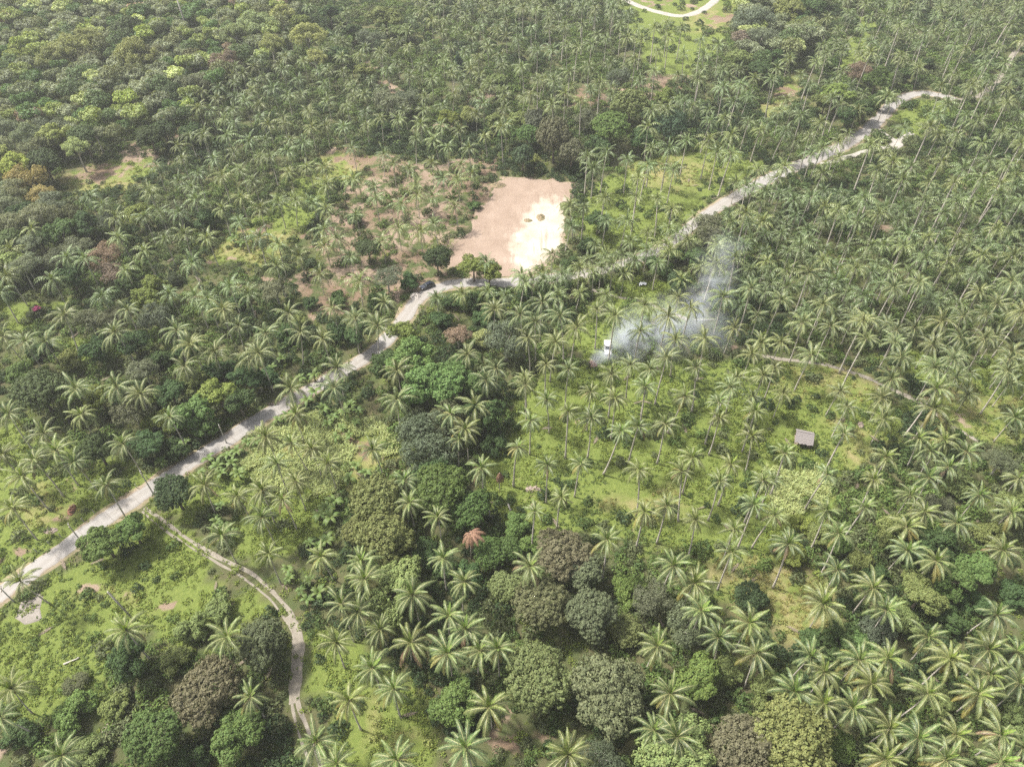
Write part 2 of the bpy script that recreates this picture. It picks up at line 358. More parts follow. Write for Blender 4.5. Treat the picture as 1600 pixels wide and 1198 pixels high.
def surface_mat(name, c1, c2, c3, s1=.35, s2=3.0, rough=.9):
    m, nt, nd, lk = new_mat(name)
    out = N(nd, 'ShaderNodeOutputMaterial'); bs = N(nd, 'ShaderNodeBsdfPrincipled'); lk.new(bs.outputs[0], out.inputs[0])
    bs.inputs['Roughness'].default_value = rough; bs.inputs['Specular IOR Level'].default_value = .2
    a = noise(nt, s1, 5, .6); b = noise(nt, s2, 6, .7)
    c = mixc(nt, ramp(nt, a, .38, .62), c1, c2); c = mixc(nt, ramp(nt, b, .5, .75), c, c3); lk.new(c, bs.inputs['Base Color'])
    bu = N(nd, 'ShaderNodeBump'); bu.inputs['Strength'].default_value = .5; bu.inputs['Distance'].default_value = .08
    lk.new(b, bu.inputs['Height']); lk.new(bu.outputs[0], bs.inputs['Normal']); return m
def road_mat():
    m, nt, nd, lk = new_mat('road_concrete'); out = N(nd, 'ShaderNodeOutputMaterial'); bs = N(nd, 'ShaderNodeBsdfPrincipled'); lk.new(bs.outputs[0], out.inputs[0])
    bs.inputs['Roughness'].default_value = .9; bs.inputs['Specular IOR Level'].default_value = .2
    qa = N(nd, 'ShaderNodeAttribute'); qa.attribute_name = 'across'; sa = N(nd, 'ShaderNodeAttribute'); sa.attribute_name = 'along'
    q = math_n(nt, 'ABSOLUTE', qa.outputs['Fac']); n1 = noise(nt, .3, 5, .62); n2 = noise(nt, 2.4, 6, .7); n3 = noise(nt, .05, 3, .5)
    c = mixc(nt, ramp(nt, n1, .35, .65), (.275, .265, .252), (.22, .21, .198)); c = mixc(nt, ramp(nt, n3, .42, .6), c, (.25, .232, .21))
    wheel = math_n(nt, 'SUBTRACT', 1.0, math_n(nt, 'MULTIPLY', math_n(nt, 'ABSOLUTE', math_n(nt, 'SUBTRACT', q, .45)), 4.5), clamp=True)
    c = mixc(nt, math_n(nt, 'MULTIPLY', wheel, .35), c, (.32, .31, .298))
    joint = math_n(nt, 'LESS_THAN', math_n(nt, 'FRACT', math_n(nt, 'DIVIDE', sa.outputs['Fac'], 6.0)), .025); c = mixc(nt, math_n(nt, 'MULTIPLY', joint, .55), c, (.17, .15, .13))
    edge = ramp(nt, math_n(nt, 'ADD', q, ramp(nt, n1, .3, .7, -.42, .30)), .78, 1.0); c = mixc(nt, edge, c, (.225, .178, .13))
    stain = math_n(nt, 'MULTIPLY', ramp(nt, n2, .56, .72), .5); c = mixc(nt, stain, c, (.235, .205, .175)); lk.new(c, bs.inputs['Base Color'])
    bu = N(nd, 'ShaderNodeBump'); bu.inputs['Strength'].default_value = .4; bu.inputs['Distance'].default_value = .06; lk.new(n2, bu.inputs['Height']); lk.new(bu.outputs[0], bs.inputs['Normal']); return m
M_road = road_mat()
M_shoulder = surface_mat('road_shoulder_sand', (.25, .20, .145), (.18, .16, .085), (.13, .14, .055))
M_track = surface_mat('track_dirt', (.235, .212, .178), (.188, .165, .135), (.145, .135, .09), s1=.6)
M_farroad = surface_mat('far_track_gravel', (.33, .315, .285), (.28, .26, .232), (.24, .22, .19))
ry = W2P(LINES['road'][0][:, 0], LINES['road'][0][:, 1])[0]; RW = 2.1*np.interp(ry, [0, 1080, 1170, 1330, 1400, 1440], [1, 1, 1.2, 1.45, 1.25, 1.1])
struct(strip('road_shoulder', LINES['road'][0], RW+.65, .012, M_shoulder, 21, .7), 'sandy shoulder along the pale concrete road')
struct(strip('road', LINES['road'][0], RW, .05, M_road, 23, .22, .03, 8), 'pale grey concrete road crossing the plantation')
struct(strip('far_track', LINES['far'][0], 2.0, .03, M_farroad, 25, .3), 'white gravel track across the far green field')
struct(strip('wheel_track', LINES['ta'][0], .36, .030, M_track, 27, .2), 'bright wheel rut of the curving dirt track')
struct(strip('wheel_track', LINES['tb'][0], .17, .034, M_track, 29, .15), 'faint wheel rut on the field side of the dirt track')
struct(strip('dirt_track', np.array([[*P(x, y)[:2]] for x, y in zip(np.interp(np.arange(0, 60), [0, 12, 24, 36, 48, 59], [450, 462, 467, 465, 459, 461]), np.interp(np.arange(0, 60), [0, 12, 24, 36, 48, 59], [962, 985, 1010, 1040, 1075, 1098]))]), 1.0, .020, M_track, 31, .35), 'worn bare middle of the curving dirt track')
struct(strip('footpath', LINES['pc'][0], .5, .025, M_track, 33, .3), 'pale footpath above the smoke')
struct(strip('footpath', LINES['pd'][0], .55, .025, M_track, 35, .35), 'reddish footpath above the hut')
struct(strip('dirt_track', LINES['pe'][0], 1.1, .03, M_track, 36, .4), 'dirt track running into the grove beyond the upper road bend')
struct(strip('sand_spur', LINES['spur'][0], 1.1, .030, M_farroad, 37, .5), 'sandy spur beside the upper road')
struct(strip('sand_spur', LINES['spur2'][0], 1.3, .036, M_farroad, 39, .6), 'short sandy driveway off the upper road')

def patch(name, poly, z, mat, seed, sub=2.0, wob=1.2, attr=None, label=None):
    """a ground patch with an irregular edge: a grid clipped to the polygon"""
    w = np.array([[*P(x, y)[:2]] for x, y in poly]); c = w.mean(0); n = len(w); pts = []
    for i in range(n):
        a, b = w[i], w[(i+1) % n]; k = max(1, int(np.linalg.norm(b-a)/1.5))
        for j in range(k): pts.append(a+(b-a)*j/k)
    pts = np.array(pts); d = pts-c; d /= np.linalg.norm(d, axis=1)[:, None]
    pts = pts+d*((vnoise(pts[:, 0], pts[:, 1], 4, seed)-.5)*2*wob+(vnoise(pts[:, 0], pts[:, 1], 1.5, seed+1)-.5)*wob)[:, None]
    rings = [np.column_stack([c+(pts-c)*r, np.full(len(pts), z)]) for r in (1.0, .97, .75, .5, .25)]
    rings[0][:, 2] = -.06
    V = np.concatenate(rings+[np.array([[c[0], c[1], z]])]); m = len(pts); F = []
    i = np.arange(m); j = (i+1) % m
    for r in range(len(rings)-1): F.append(np.stack([r*m+i, r*m+j, (r+1)*m+j, (r+1)*m+i], 1))
    T = np.stack([(len(rings)-1)*m+i, (len(rings)-1)*m+j, np.full(m, len(V)-1)], 1)
    o = obj(name, mesh_from(name, V, [np.concatenate(F), T], [mat])); struct(o, label); return o
BRIGHT = [(828, 312), (850, 306), (890, 316), (886, 345), (880, 380), (866, 398), (845, 412), (818, 428), (786, 430), (792, 402), (806, 365), (818, 335)]
def build_clearing():
    w = np.array([[*P(x, y)[:2]] for x, y in CLEAR]); lo, hi = w.min(0)-4, w.max(0)+4; st = .8
    X, Y = np.meshgrid(np.arange(lo[0], hi[0], st), np.arange(lo[1], hi[1], st)); x, y = X.ravel(), Y.ravel()
    def warped(a, s, seed): return a[0]+(vnoise(x, y, s, seed)-.5)*6+(vnoise(x, y, 1.7, seed+1)-.5)*2.2, a[1]+(vnoise(x, y, s, seed+2)-.5)*6+(vnoise(x, y, 1.7, seed+3)-.5)*2.2
    ins = inpoly(*W2P(*warped((x, y), 6, 51)), CLEAR); br = np.zeros(len(x))
    for k in range(24):
        an = k*2.4; rr = 3.2*math.sqrt((k+.5)/24); br += inpoly(*W2P(*warped((x+math.cos(an)*rr, y+math.sin(an)*rr*1.6), 5, 61)), BRIGHT)/24
    soft = np.zeros(len(x))
    for k in range(12): an = k*.5236; soft += inpoly(*W2P(x+math.cos(an)*2.6, y+math.sin(an)*2.6), CLEAR)/12
    z = np.where(ins, .03+.10*(vnoise(x, y, 2.2, 71)-.3)*(soft > .8)+.05*(vnoise(x, y, .9, 72)), -.05); V = np.column_stack([x, y, z]); ny, nx = X.shape; I = np.arange(nx*ny).reshape(ny, nx)
    F = np.stack([I[:-1, :-1], I[:-1, 1:], I[1:, 1:], I[1:, :-1]], -1).reshape(-1, 4); F = F[ins[F].any(1)]
    m, nt, nd, lk = new_mat('clearing_earth'); out = N(nd, 'ShaderNodeOutputMaterial'); bs = N(nd, 'ShaderNodeBsdfPrincipled'); lk.new(bs.outputs[0], out.inputs[0]); bs.inputs['Roughness'].default_value = .95; bs.inputs['Specular IOR Level'].default_value = .15
    ba = N(nd, 'ShaderNodeAttribute'); ba.attribute_name = 'grade'; sp = N(nd, 'ShaderNodeSeparateColor'); lk.new(ba.outputs['Color'], sp.inputs[0])
    tc = N(nd, 'ShaderNodeTexCoord'); mp = N(nd, 'ShaderNodeMapping'); mp.inputs['Rotation'].default_value = (0, 0, math.radians(-8)); mp.inputs['Scale'].default_value = (1.0, .10, 1); lk.new(tc.outputs['Object'], mp.inputs['Vector'])
    tn = N(nd, 'ShaderNodeTexNoise'); tn.inputs['Scale'].default_value = .55; tn.inputs['Detail'].default_value = 6; tn.inputs['Roughness'].default_value = .65; lk.new(mp.outputs[0], tn.inputs['Vector'])
    n1 = noise(nt, .13, 6, .6); n2 = noise(nt, 1.1, 6, .7); streak = tn.outputs['Fac']
    c = mixc(nt, ramp(nt, n1, .35, .65), (.275, .212, .168), (.215, .16, .123)); s_ = mixc(nt, ramp(nt, n1, .4, .62), (.41, .375, .315), (.345, .30, .24))
    g = math_n(nt, 'ADD', sp.outputs[0], ramp(nt, streak, .3, .7, -.32, .32)); c = mixc(nt, ramp(nt, g, .3, .85), c, s_)
    c = mixc(nt, math_n(nt, 'MULTIPLY', ramp(nt, streak, .54, .68), .55), c, (.18, .132, .095)); c = mixc(nt, math_n(nt, 'MULTIPLY', ramp(nt, n2, .58, .72), .45), c, (.20, .15, .105))
    weed = math_n(nt, 'ADD', math_n(nt, 'SUBTRACT', 1.0, sp.outputs[1]), ramp(nt, n2, .35, .7, -.6, .55)); c = mixc(nt, ramp(nt, weed, .5, .8), c, (.115, .125, .045)); lk.new(c, bs.inputs['Base Color'])
    bu = N(nd, 'ShaderNodeBump'); bu.inputs['Strength'].default_value = .7; bu.inputs['Distance'].default_value = .15; lk.new(n2, bu.inputs['Height']); lk.new(bu.outputs[0], bs.inputs['Normal'])
    me = mesh_from('clearing', V, [F], [m], smooth=True); a = me.color_attributes.new('grade', 'FLOAT_COLOR', 'POINT'); a.data.foreach_set('color', np.stack([br, soft, br, np.ones(len(x))], 1).astype(np.float32).ravel())
    struct(obj('clearing', me), 'bare tan earth clearing, pale sand on its right half')
build_clearing()
patch('sand_patch', [(778, 440), (800, 434), (812, 440), (806, 449), (786, 452)], .062, M_farroad, 45, wob=.6, label='white sand heap spread beside the road below the clearing')
patch('sand_patch', [(55, 918), (66, 932), (60, 950), (66, 968), (40, 974), (22, 966), (34, 942)], .024, surface_mat('grey_sand', (.235, .212, .195), (.19, .168, .148), (.11, .12, .055), s1=.4), 47, wob=.7, label='grey bare sand patch below the road on the left')
patch('sand_patch', [(1385, 224), (1412, 214), (1416, 224), (1398, 234), (1384, 234)], .044, M_farroad, 49, wob=1.0, label='white sand yard beside the upper road')

# ------------------------------------------------------------------ coconut palms: the pieces
def frond_geo(seed, L, e0, e1, nst, lw, lmax=.95, droop=.5, sway=0.0, rachis=True):
    """one pinnate frond from the origin along +X: vertices, quads, tris, material index per quad/tri (0 leaflet, 1 rachis)"""
    r = random.Random(seed); n = 10
    ang = [math.radians(e0+(e1-e0)*((i/n)**1.15)) for i in range(n+1)]
    pts = [Vector((0, 0, 0))]
    for i in range(n): pts.append(pts[-1]+Vector((math.cos(ang[i]), sway*i/n*.3, math.sin(ang[i])))*(L/n))
    V = []; Q = []; T = []; qm = []
    def at(s):
        q = s*n; i = min(int(q), n-1); return pts[i].lerp(pts[i+1], q-i), (pts[min(i+1, n)]-pts[i]).normalized()
    for i in range(n+1 if rachis else 0):                  # rachis: a flattened tapering strip, folded like a roof
        w = .05*(1-i/n)+.015; t = at(min(i/n, .999))[1]; up = Vector((-t.z, 0, t.x))
        V += [pts[i]+Vector((0, -w, 0)), pts[i]+up*w*.6, pts[i]+Vector((0, w, 0))]
    for i in range(n if rachis else 0):
        a = i*3; Q += [(a, a+3, a+4, a+1), (a+1, a+4, a+5, a+2)]; qm += [1, 1]
    for k in range(nst):
        s = .13+.87*(k+.5)/nst; p, t = at(s); up = Vector((-t.z, 0, t.x))
        prof = min(1.0, .5+(s-.1)*1.8)*(1-max(0, (s-.45)/.55)**1.6*.68)
        A = math.radians(62-26*s)
        for sd in (-1, 1):
            l = lmax*prof*r.uniform(.86, 1.1); g = r.uniform(.75, 1.25)*droop
            d = (Vector((0, sd, 0))*math.sin(A)+t*math.cos(A)+up*r.uniform(.05, .22)).normalized()
            m_ = p+d*l*.5+Vector((0, 0, -.10*l*g)); e = p+d*l*.92+Vector((0, 0, -.62*l*g)); w = t*lw*.5
            o = len(V); V += [p-w*.8, p+w*.8, m_+w, m_-w, e]
            Q.append((o, o+1, o+2, o+3)); qm.append(0); T.append((o+3, o+2, o+4))
    return np.array([tuple(v) for v in V]), np.array(Q), np.array(T), np.array(qm+[0]*len(T))
FT = [('spear', 3.0, 82, 62, .55, .2), ('young', 4.2, 70, -4, .72, .7), ('arch', 4.8, 54, -56, .80, 1.15), ('spread', 4.8, 28, -74, .80, 1.25), ('hang', 4.3, -10, -88, .74, 1.0)]
FROND = {}
def frond_mesh(kind, var):
    key = (kind, var)
    if key not in FROND:
        nm, L, a, b, lm, dr = FT[kind]
        V, Q, T, mi = frond_geo(kind*10+var, L*(1+.05*(var-1)), a+5*(var-1), b+7*(var-1), 28, .115, lm, dr, .5*(var-1))
        FROND[key] = mesh_from('frond', V, [Q, T], [M_frond, M_rachis], mi)
    return FROND[key]
def crown_plan(seed, nf=None):
    """list of (frond kind, variant, yaw, tilt, scale) for one palm crown; palms differ in habit, age and how full they are"""
    r = random.Random(seed); habit = r.choice('aabbcd'); n = nf or {'a': r.randint(24, 29), 'b': r.randint(26, 31), 'c': r.randint(17, 21), 'd': r.randint(21, 26)}[habit]; out = []; y0 = r.uniform(0, 6.28)
    t = {'a': (.09, .22, .44, .72), 'b': (.08, .18, .36, .60), 'c': (.10, .26, .54, .84), 'd': (.12, .30, .60, .86)}[habit]; wind = r.uniform(0, 6.28); lop = r.uniform(0, .16)
    for i in range(n):
        q = i/n; k = 0 if q < t[0] else 1 if q < t[1] else 2 if q < t[2] else 3 if q < t[3] else 4; yaw = y0+i*2.39996+r.uniform(-.3, .3)
        out.append((k, r.randint(0, 2), yaw, math.radians(r.uniform(-9, 9))+lop*math.cos(yaw-wind), r.uniform(.8, 1.1)*(1+lop*.6*math.cos(yaw-wind))*(r.uniform(.6, .8) if r.random() < .06 else 1)))
    return out
def crown_geo(seed, nst, lw, nf=26, rachis=True):
    """the same crown as a single mesh for palms too far off to tell the fronds apart"""
    VV = []; QQ = []; TT = []; qm = []; tm = []; o = 0; cache = {}
    for k, var, yaw, tilt, s in crown_plan(seed, nf):
        if (k, var) not in cache:
            nm, L, a, b, lm, dr = FT[k]; cache[k, var] = frond_geo(k*10+var, L*(1+.05*(var-1)), a+5*(var-1), b+7*(var-1), nst, lw, lm, dr, 0.0, rachis)
        V, Q, T, mi = cache[k, var]
        R = np.array(Euler((0, tilt, yaw)).to_matrix()); V2 = (V*s) @ R.T
        VV.append(V2); QQ.append(Q+o); TT.append(T+o); qm.append(mi[:len(Q)]); tm.append(mi[len(Q):]); o += len(V)
    return np.concatenate(VV), np.concatenate(QQ), np.concatenate(TT), np.concatenate(qm+tm)
TRUNK_H = 13.0
TRUNK_DX = [.25, .8, 1.4, 2.1]
def trunk_geo(dx):
    mb = MB(); n = 9; pts = []; rad = []
    for i in range(n+1):
        s = i/n; pts.append((dx*(s**1.6 if dx < 1.5 else s**.8), .12*math.sin(s*4+dx), -.4+(TRUNK_H+.4)*s)); rad.append(.25-.03*i if i < 2 else .175-.065*s)
    mb.tube(pts, rad, 7); return mb
TRUNK = [trunk_geo(d).mesh('trunk', [M_palmtrunk], True) for d in TRUNK_DX]
def bunch_mesh():
    mb = MB(); r = random.Random(3)
    for i in range(11):
        a = i*2.4; c = Vector((math.cos(a)*r.uniform(.25, .42), math.sin(a)*r.uniform(.25, .42), r.uniform(-.55, -.1))); R = r.uniform(.11, .15)
        V = []; F = []
        for k in range(3):
            zz = (-.6, .1, .75)[k]; rr = (.75, 1.0, .6)[k]
            for j in range(6): V.append(c+Vector((math.cos(j*1.047)*rr*R, math.sin(j*1.047)*rr*R, zz*R*1.3)))
        for k in range(2):
            for j in range(6): F.append((k*6+j, k*6+(j+1) % 6, k*6+6+(j+1) % 6, k*6+6+j))
        F += [tuple(range(5, -1, -1)), tuple(range(12, 18))]; mb.add(V, F)
    return mb.mesh('coconut_bunch', [M_coconut], True)
BUNCH = bunch_mesh()

def tiles(spec):
    """crown hearts read off 4x enlargements of the photograph: {(tile x, tile y): [(x, y), ...]}"""
    return [(ox+x/4, oy+y/4) for (ox, oy), l in spec.items() for x, y in l]
PALMS = tiles({
 (0, 0): [(1240, 680), (1310, 690), (1140, 1000), (980, 1040), (1400, 750), (1530, 640), (1460, 690), (1420, 850), (1340, 1000), (1390, 1100), (1500, 1060), (1560, 880), (930, 1185), (1200, 1180), (1580, 1140)],
 (400, 0): [(330, 50), (560, 80), (530, 170), (190, 340), (300, 380), (410, 320), (540, 360), (650, 350), (290, 270), (820, 440), (960, 480), (1040, 410), (1100, 500), (1240, 590), (1040, 80), (1100, 130), (1140, 50), (1190, 130), (1160, 205), (950, 200), (1260, 190), (1400, 170), (1510, 200), (1060, 290), (1170, 380), (950, 300), (170, 440), (110, 560), (200, 600), (280, 590), (450, 640), (570, 670), (430, 530), (270, 500), (80, 780), (180, 780), (350, 800), (440, 790), (550, 800), (690, 790), (780, 740), (890, 750), (1030, 780), (1160, 790), (1270, 820), (1430, 850), (1530, 800), (1110, 880), (1000, 870), (1200, 920), (1330, 930), (1500, 940), (600, 930), (300, 900), (200, 950), (320, 1050), (210, 1080), (430, 1050), (440, 1160), (860, 1030), (800, 970), (960, 1060), (1100, 1020), (610, 1120), (740, 1170), (1000, 1160), (1280, 1040), (1170, 1120), (1260, 1130), (1350, 1090), (1560, 1010), (20, 660), (60, 880), (90, 980)],
 (800, 0): [(70, 60), (150, 70), (230, 150), (120, 180), (330, 170), (440, 50), (440, 160), (520, 60), (630, 60), (730, 80), (680, 160), (780, 180), (890, 180), (970, 150), (1060, 180), (720, 240), (810, 250), (590, 250), (500, 280), (340, 280), (250, 320), (410, 300), (980, 240), (910, 330), (1070, 340), (1180, 260), (1290, 290), (1200, 350), (770, 380), (890, 450), (480, 420), (360, 450), (260, 510), (160, 500), (800, 510), (550, 520), (330, 590), (120, 600), (250, 660), (430, 630), (1160, 500), (1430, 530), (1320, 550), (1180, 440), (850, 800), (970, 690), (870, 690), (1080, 640), (360, 900), (720, 1000), (870, 930), (980, 930), (1090, 890), (850, 1040), (1010, 1060), (510, 1050), (590, 960), (790, 1110), (1240, 760), (1330, 740), (1380, 650), (1480, 760), (1370, 850), (1550, 820), (1280, 960), (1370, 970), (1230, 880), (1540, 1060), (1400, 1140), (470, 980), (60, 420), (160, 320), (40, 250)],
 (1200, 0): [(270, 160), (370, 120), (500, 80), (180, 210), (120, 280), (60, 430), (20, 500), (300, 390), (370, 330), (610, 30), (640, 110), (730, 100), (600, 180), (790, 30), (870, 20), (930, 70), (820, 170), (980, 220), (1050, 100), (1080, 60), (1030, 210), (740, 280), (830, 350), (640, 340), (1170, 290), (1230, 310), (1200, 210), (1330, 210), (1440, 300), (1480, 400), (1360, 400), (1300, 130), (1520, 160), (1590, 250), (260, 540), (400, 620), (450, 650), (560, 690), (790, 620), (1080, 540), (1180, 470), (1270, 540), (1390, 490), (940, 430), (850, 810), (500, 840), (210, 720), (330, 770), (70, 700), (110, 820), (260, 850), (170, 890), (340, 930), (90, 1040), (440, 990), (340, 1090), (50, 1120), (640, 910), (730, 960), (680, 1070), (780, 1010), (890, 1050), (1010, 800), (1120, 650), (1060, 720), (1160, 830), (1240, 720), (1310, 760), (1490, 640), (1460, 830), (1560, 720), (1520, 500), (1340, 900), (1120, 920), (1090, 1010), (1220, 1060), (1380, 1010), (1490, 1030), (1340, 1120), (1450, 1160), (1160, 1150), (1000, 1150), (1580, 900), (840, 1130), (1550, 1100), (700, 1150), (1420, 120), (1560, 60), (1180, 60), (1400, 620)],
 (0, 300): [(200, 230), (70, 360), (50, 530), (330, 550), (425, 410), (530, 420), (745, 290), (730, 165), (905, 160), (945, 20), (1000, 130), (905, 370), (1030, 290), (1155, 270), (1300, 290), (1500, 190), (1510, 40), (1230, 50), (790, 490), (1205, 450), (640, 650), (800, 740), (405, 770), (720, 880), (1060, 640), (1220, 650), (1440, 590), (1310, 690), (1400, 740), (1550, 640), (1490, 840), (1105, 870), (1190, 960), (1340, 1000), (1150, 1090), (1560, 1040), (20, 900), (165, 940), (290, 940), (5, 620), (640, 80), (1390, 110), (560, 30), (1120, 130)],
 (400, 300): [(140, 60), (30, 110), (250, 60), (350, 70), (440, 110), (625, 150), (750, 40), (910, 80), (1010, 20), (1100, 30), (1240, 90), (1110, 200), (890, 230), (1030, 250), (790, 310), (25, 290), (140, 330), (270, 400), (430, 340), (510, 300), (590, 400), (130, 470), (400, 520), (650, 560), (430, 240), (480, 730), (200, 760), (620, 790), (760, 840), (800, 690), (280, 880), (420, 920), (60, 890), (20, 1010), (510, 1100), (880, 1120), (1440, 440), (1290, 640), (1490, 740), (1320, 1020), (1500, 1110), (1440, 1180), (1130, 660)],
 (800, 300): [(360, 90), (450, 100), (370, 220), (590, 180), (580, 40), (780, 30), (910, 40), (1000, 110), (720, 180), (850, 250), (740, 310), (980, 230), (520, 330), (250, 390), (590, 390), (470, 430), (960, 330), (1120, 320), (770, 430), (910, 440), (560, 480), (700, 510), (1190, 470), (1060, 550), (1040, 660), (1280, 340), (1370, 190), (1460, 130), (1560, 60), (1490, 290), (1390, 420), (1270, 460), (1380, 510), (1500, 600), (1560, 190), (1590, 440), (1320, 660), (80, 570), (200, 560), (310, 520), (290, 650), (430, 630), (190, 690), (590, 640), (530, 740), (645, 780), (830, 700), (980, 780), (1110, 730), (800, 870), (300, 780), (150, 820), (400, 850), (50, 770), (100, 920), (270, 940), (1020, 930), (1200, 920), (1390, 850), (1470, 770), (1560, 950), (1490, 1020), (1400, 1160), (1150, 1100), (960, 1040), (740, 1080), (860, 1110), (620, 1140), (350, 1110), (210, 1080), (80, 1160), (1570, 1150)],
 (1200, 300): [(160, 50), (270, 30), (350, 100), (600, 40), (480, 160), (440, 120), (690, 140), (730, 100), (850, 110), (980, 60), (1100, 130), (1180, 60), (1270, 80), (1270, 170), (1440, 20), (1460, 130), (1590, 60), (1430, 230), (200, 340), (260, 310), (640, 340), (850, 340), (870, 270), (1000, 290), (980, 420), (1190, 290), (1370, 300), (1500, 270), (1120, 440), (1170, 510), (1530, 400), (1340, 400), (1300, 500), (340, 430), (260, 500), (550, 480), (760, 490), (880, 510), (940, 570), (600, 650), (120, 490), (20, 490), (120, 590), (80, 680), (340, 700), (240, 740), (220, 820), (390, 840), (590, 810), (610, 920), (20, 820), (80, 940), (270, 1020), (790, 940), (830, 1040), (1030, 950), (1190, 710), (1320, 620), (1430, 700), (1520, 560), (1080, 810), (1350, 920), (1520, 1000), (1160, 1050), (1040, 1100), (1500, 1120), (770, 1170), (40, 1100), (780, 600), (720, 330), (1590, 750), (430, 560), (560, 190)],
 (0, 600): [(50, 190), (505, 190), (275, 310), (350, 420), (465, 490), (225, 480), (140, 580), (660, 630), (770, 370), (1060, 210), (880, 60), (480, 40), (80, 780), (20, 440), (1280, 630), (1390, 950), (1490, 700), (730, 20)],
 (400, 600): [(220, 30), (490, 30), (250, 190), (60, 330), (220, 360), (350, 400), (450, 490), (730, 410), (130, 500), (40, 660), (250, 610), (170, 720), (40, 830), (410, 1080), (880, 100), (1370, 140), (1220, 190), (1270, 350), (960, 740), (1140, 830), (1410, 530), (660, 1110), (1170, 1090), (80, 1060), (1310, 290), (930, 600)],
 (800, 600): [(90, 10), (220, 100), (120, 230), (350, 170), (500, 210), (640, 90), (490, 50), (835, 20), (680, 300), (790, 270), (960, 250), (1080, 80), (1290, 110), (1300, 210), (1500, 80), (1520, 170), (1500, 330), (1130, 460), (1060, 550), (790, 540), (430, 500), (220, 510), (40, 390), (140, 800), (310, 710), (1370, 500), (1300, 610), (1570, 600), (1510, 760), (970, 760), (830, 790), (1150, 850), (1390, 910), (1370, 1050), (600, 970), (1010, 1130), (110, 1140), (1360, 20)],
 (1200, 600): [(90, 60), (450, 40), (490, 140), (470, 310), (710, 90), (720, 220), (770, 10), (1050, 30), (1040, 150), (1120, 240), (940, 340), (1010, 420), (1100, 350), (1130, 520), (1240, 420), (1540, 210), (1590, 80), (110, 430), (20, 600), (370, 560), (740, 460), (660, 600), (600, 770), (890, 700), (870, 890), (1000, 590), (1320, 690), (1560, 590), (1520, 800), (1180, 870), (980, 800), (40, 820), (360, 800), (440, 940), (130, 1000), (870, 1040), (1050, 1100), (1460, 1040), (430, 1160)],
 (0, 898): [(80, 710), (790, 350), (1430, 390), (380, 1130), (130, 40), (1570, 760), (10, 890)],
 (400, 898): [(680, 30), (530, 180), (640, 230), (980, 130), (780, 340), (500, 420), (970, 420), (1200, 260), (1300, 40), (1310, 340), (1200, 490), (1400, 470), (1510, 460), (730, 580), (580, 790), (860, 710), (380, 1040), (510, 1180), (880, 1150), (1310, 1080), (1460, 830)],
 (800, 898): [(110, 20), (910, 440), (990, 740), (890, 970), (1030, 1010), (350, 1120), (1140, 50), (1480, 300), (1180, 220), (1290, 390), (1520, 490)],
 (1200, 898): [(410, 10), (340, 190), (660, 80), (740, 220), (1000, 390), (1430, 240), (570, 530), (750, 520), (1140, 520), (1380, 460), (260, 510), (350, 610), (170, 730), (1000, 740), (1320, 740), (1390, 620), (640, 680), (530, 830), (350, 800), (760, 960), (930, 1020), (1180, 1000), (1460, 1000), (730, 1150), (1110, 1150), (1460, 1170), (1570, 680), (1560, 480), (1590, 1080)],
})
PALMS += [(830, 438), (848, 424), (866, 440), (884, 428), (905, 418), (926, 426), (944, 404), (958, 414), (972, 398), (990, 404), (1012, 390), (1030, 380), (1046, 392), (1058, 366), (1074, 376), (1085, 340), (1068, 352), (815, 428), (790, 462), (762, 455), (1166, 292), (1225, 262), (1268, 240), (1310, 222), (1386, 152), (1196, 300)]
def palm_height(px, py, r):
    if 780 < px < 1100 and 330 < py < 465: return 7.5*r.uniform(.85, 1.3)
    if px > 1130 and py < 640: h = 14.5*r.choice([1.1, .95, .8, .68, .58])
    elif 780 < px < 1380 and py < 880: h = 14.0
    elif py > 860 and px > 1080: h = 10.5
    elif py > 860: h = 11.0
    elif 300 < px < 620 and py > 640: h = 11.0
    elif px < 620 and py > 480: h = 11.5
    elif 440 < px < 770 and 230 < py < 470: h = 8.0
    elif px < 760 and py > 240: h = 10.5
    else: h = 9.0
    return h*r.uniform(.86, 1.13)
ppos = []
for i, (px, py) in enumerate(PALMS):
    r = random.Random(i*13+5); h = palm_height(px, py, r); c = P(px, py, h)
    if any((c.x-q['c'].x)**2+(c.y-q['c'].y)**2 < 5.0 for q in ppos[-140:]): continue
    fx, fy = W2P(c.x, c.y, 0.0)
    if inpoly(np.array([fx]), np.array([fy]), CLEAR)[0] or (755 < fx < 905 and 270 < fy < 300): continue
    dv = r.choices([0, 1, 2, 3], [5, 4, 2, 1])[0]; th = r.uniform(0, 6.283); s = h/TRUNK_H; dx = TRUNK_DX[dv]*s
    g = r.random(); k = r.uniform(.78, 1.22)
    tint = (.112*k*(1+.22*g), .158*k, .066*k*(1-.2*g))
    cs = r.uniform(.80, 1.06)*(.82 if (780 < px < 1380 and 560 < py < 880) else .92 if (300 < px < 620 and 640 < py < 880) else 1.0)*(1.04 if py > 880 and px > 1080 else 1.0)*(1.14 if (px < 760 and 240 < py < 640) or py < 300 or (px > 1100 and py < 640) else 1.0)
    ppos.append(dict(px=px, py=py, c=c, h=h, dv=dv, th=th, s=s, base=(c.x-math.cos(th)*dx, c.y-math.sin(th)*dx), tint=tint, cs=cs, seed=i, d=depth_at(py, h)))
bz = gz([q['base'][0] for q in ppos], [q['base'][1] for q in ppos])
for q, z in zip(ppos, bz): q['z'] = float(z)
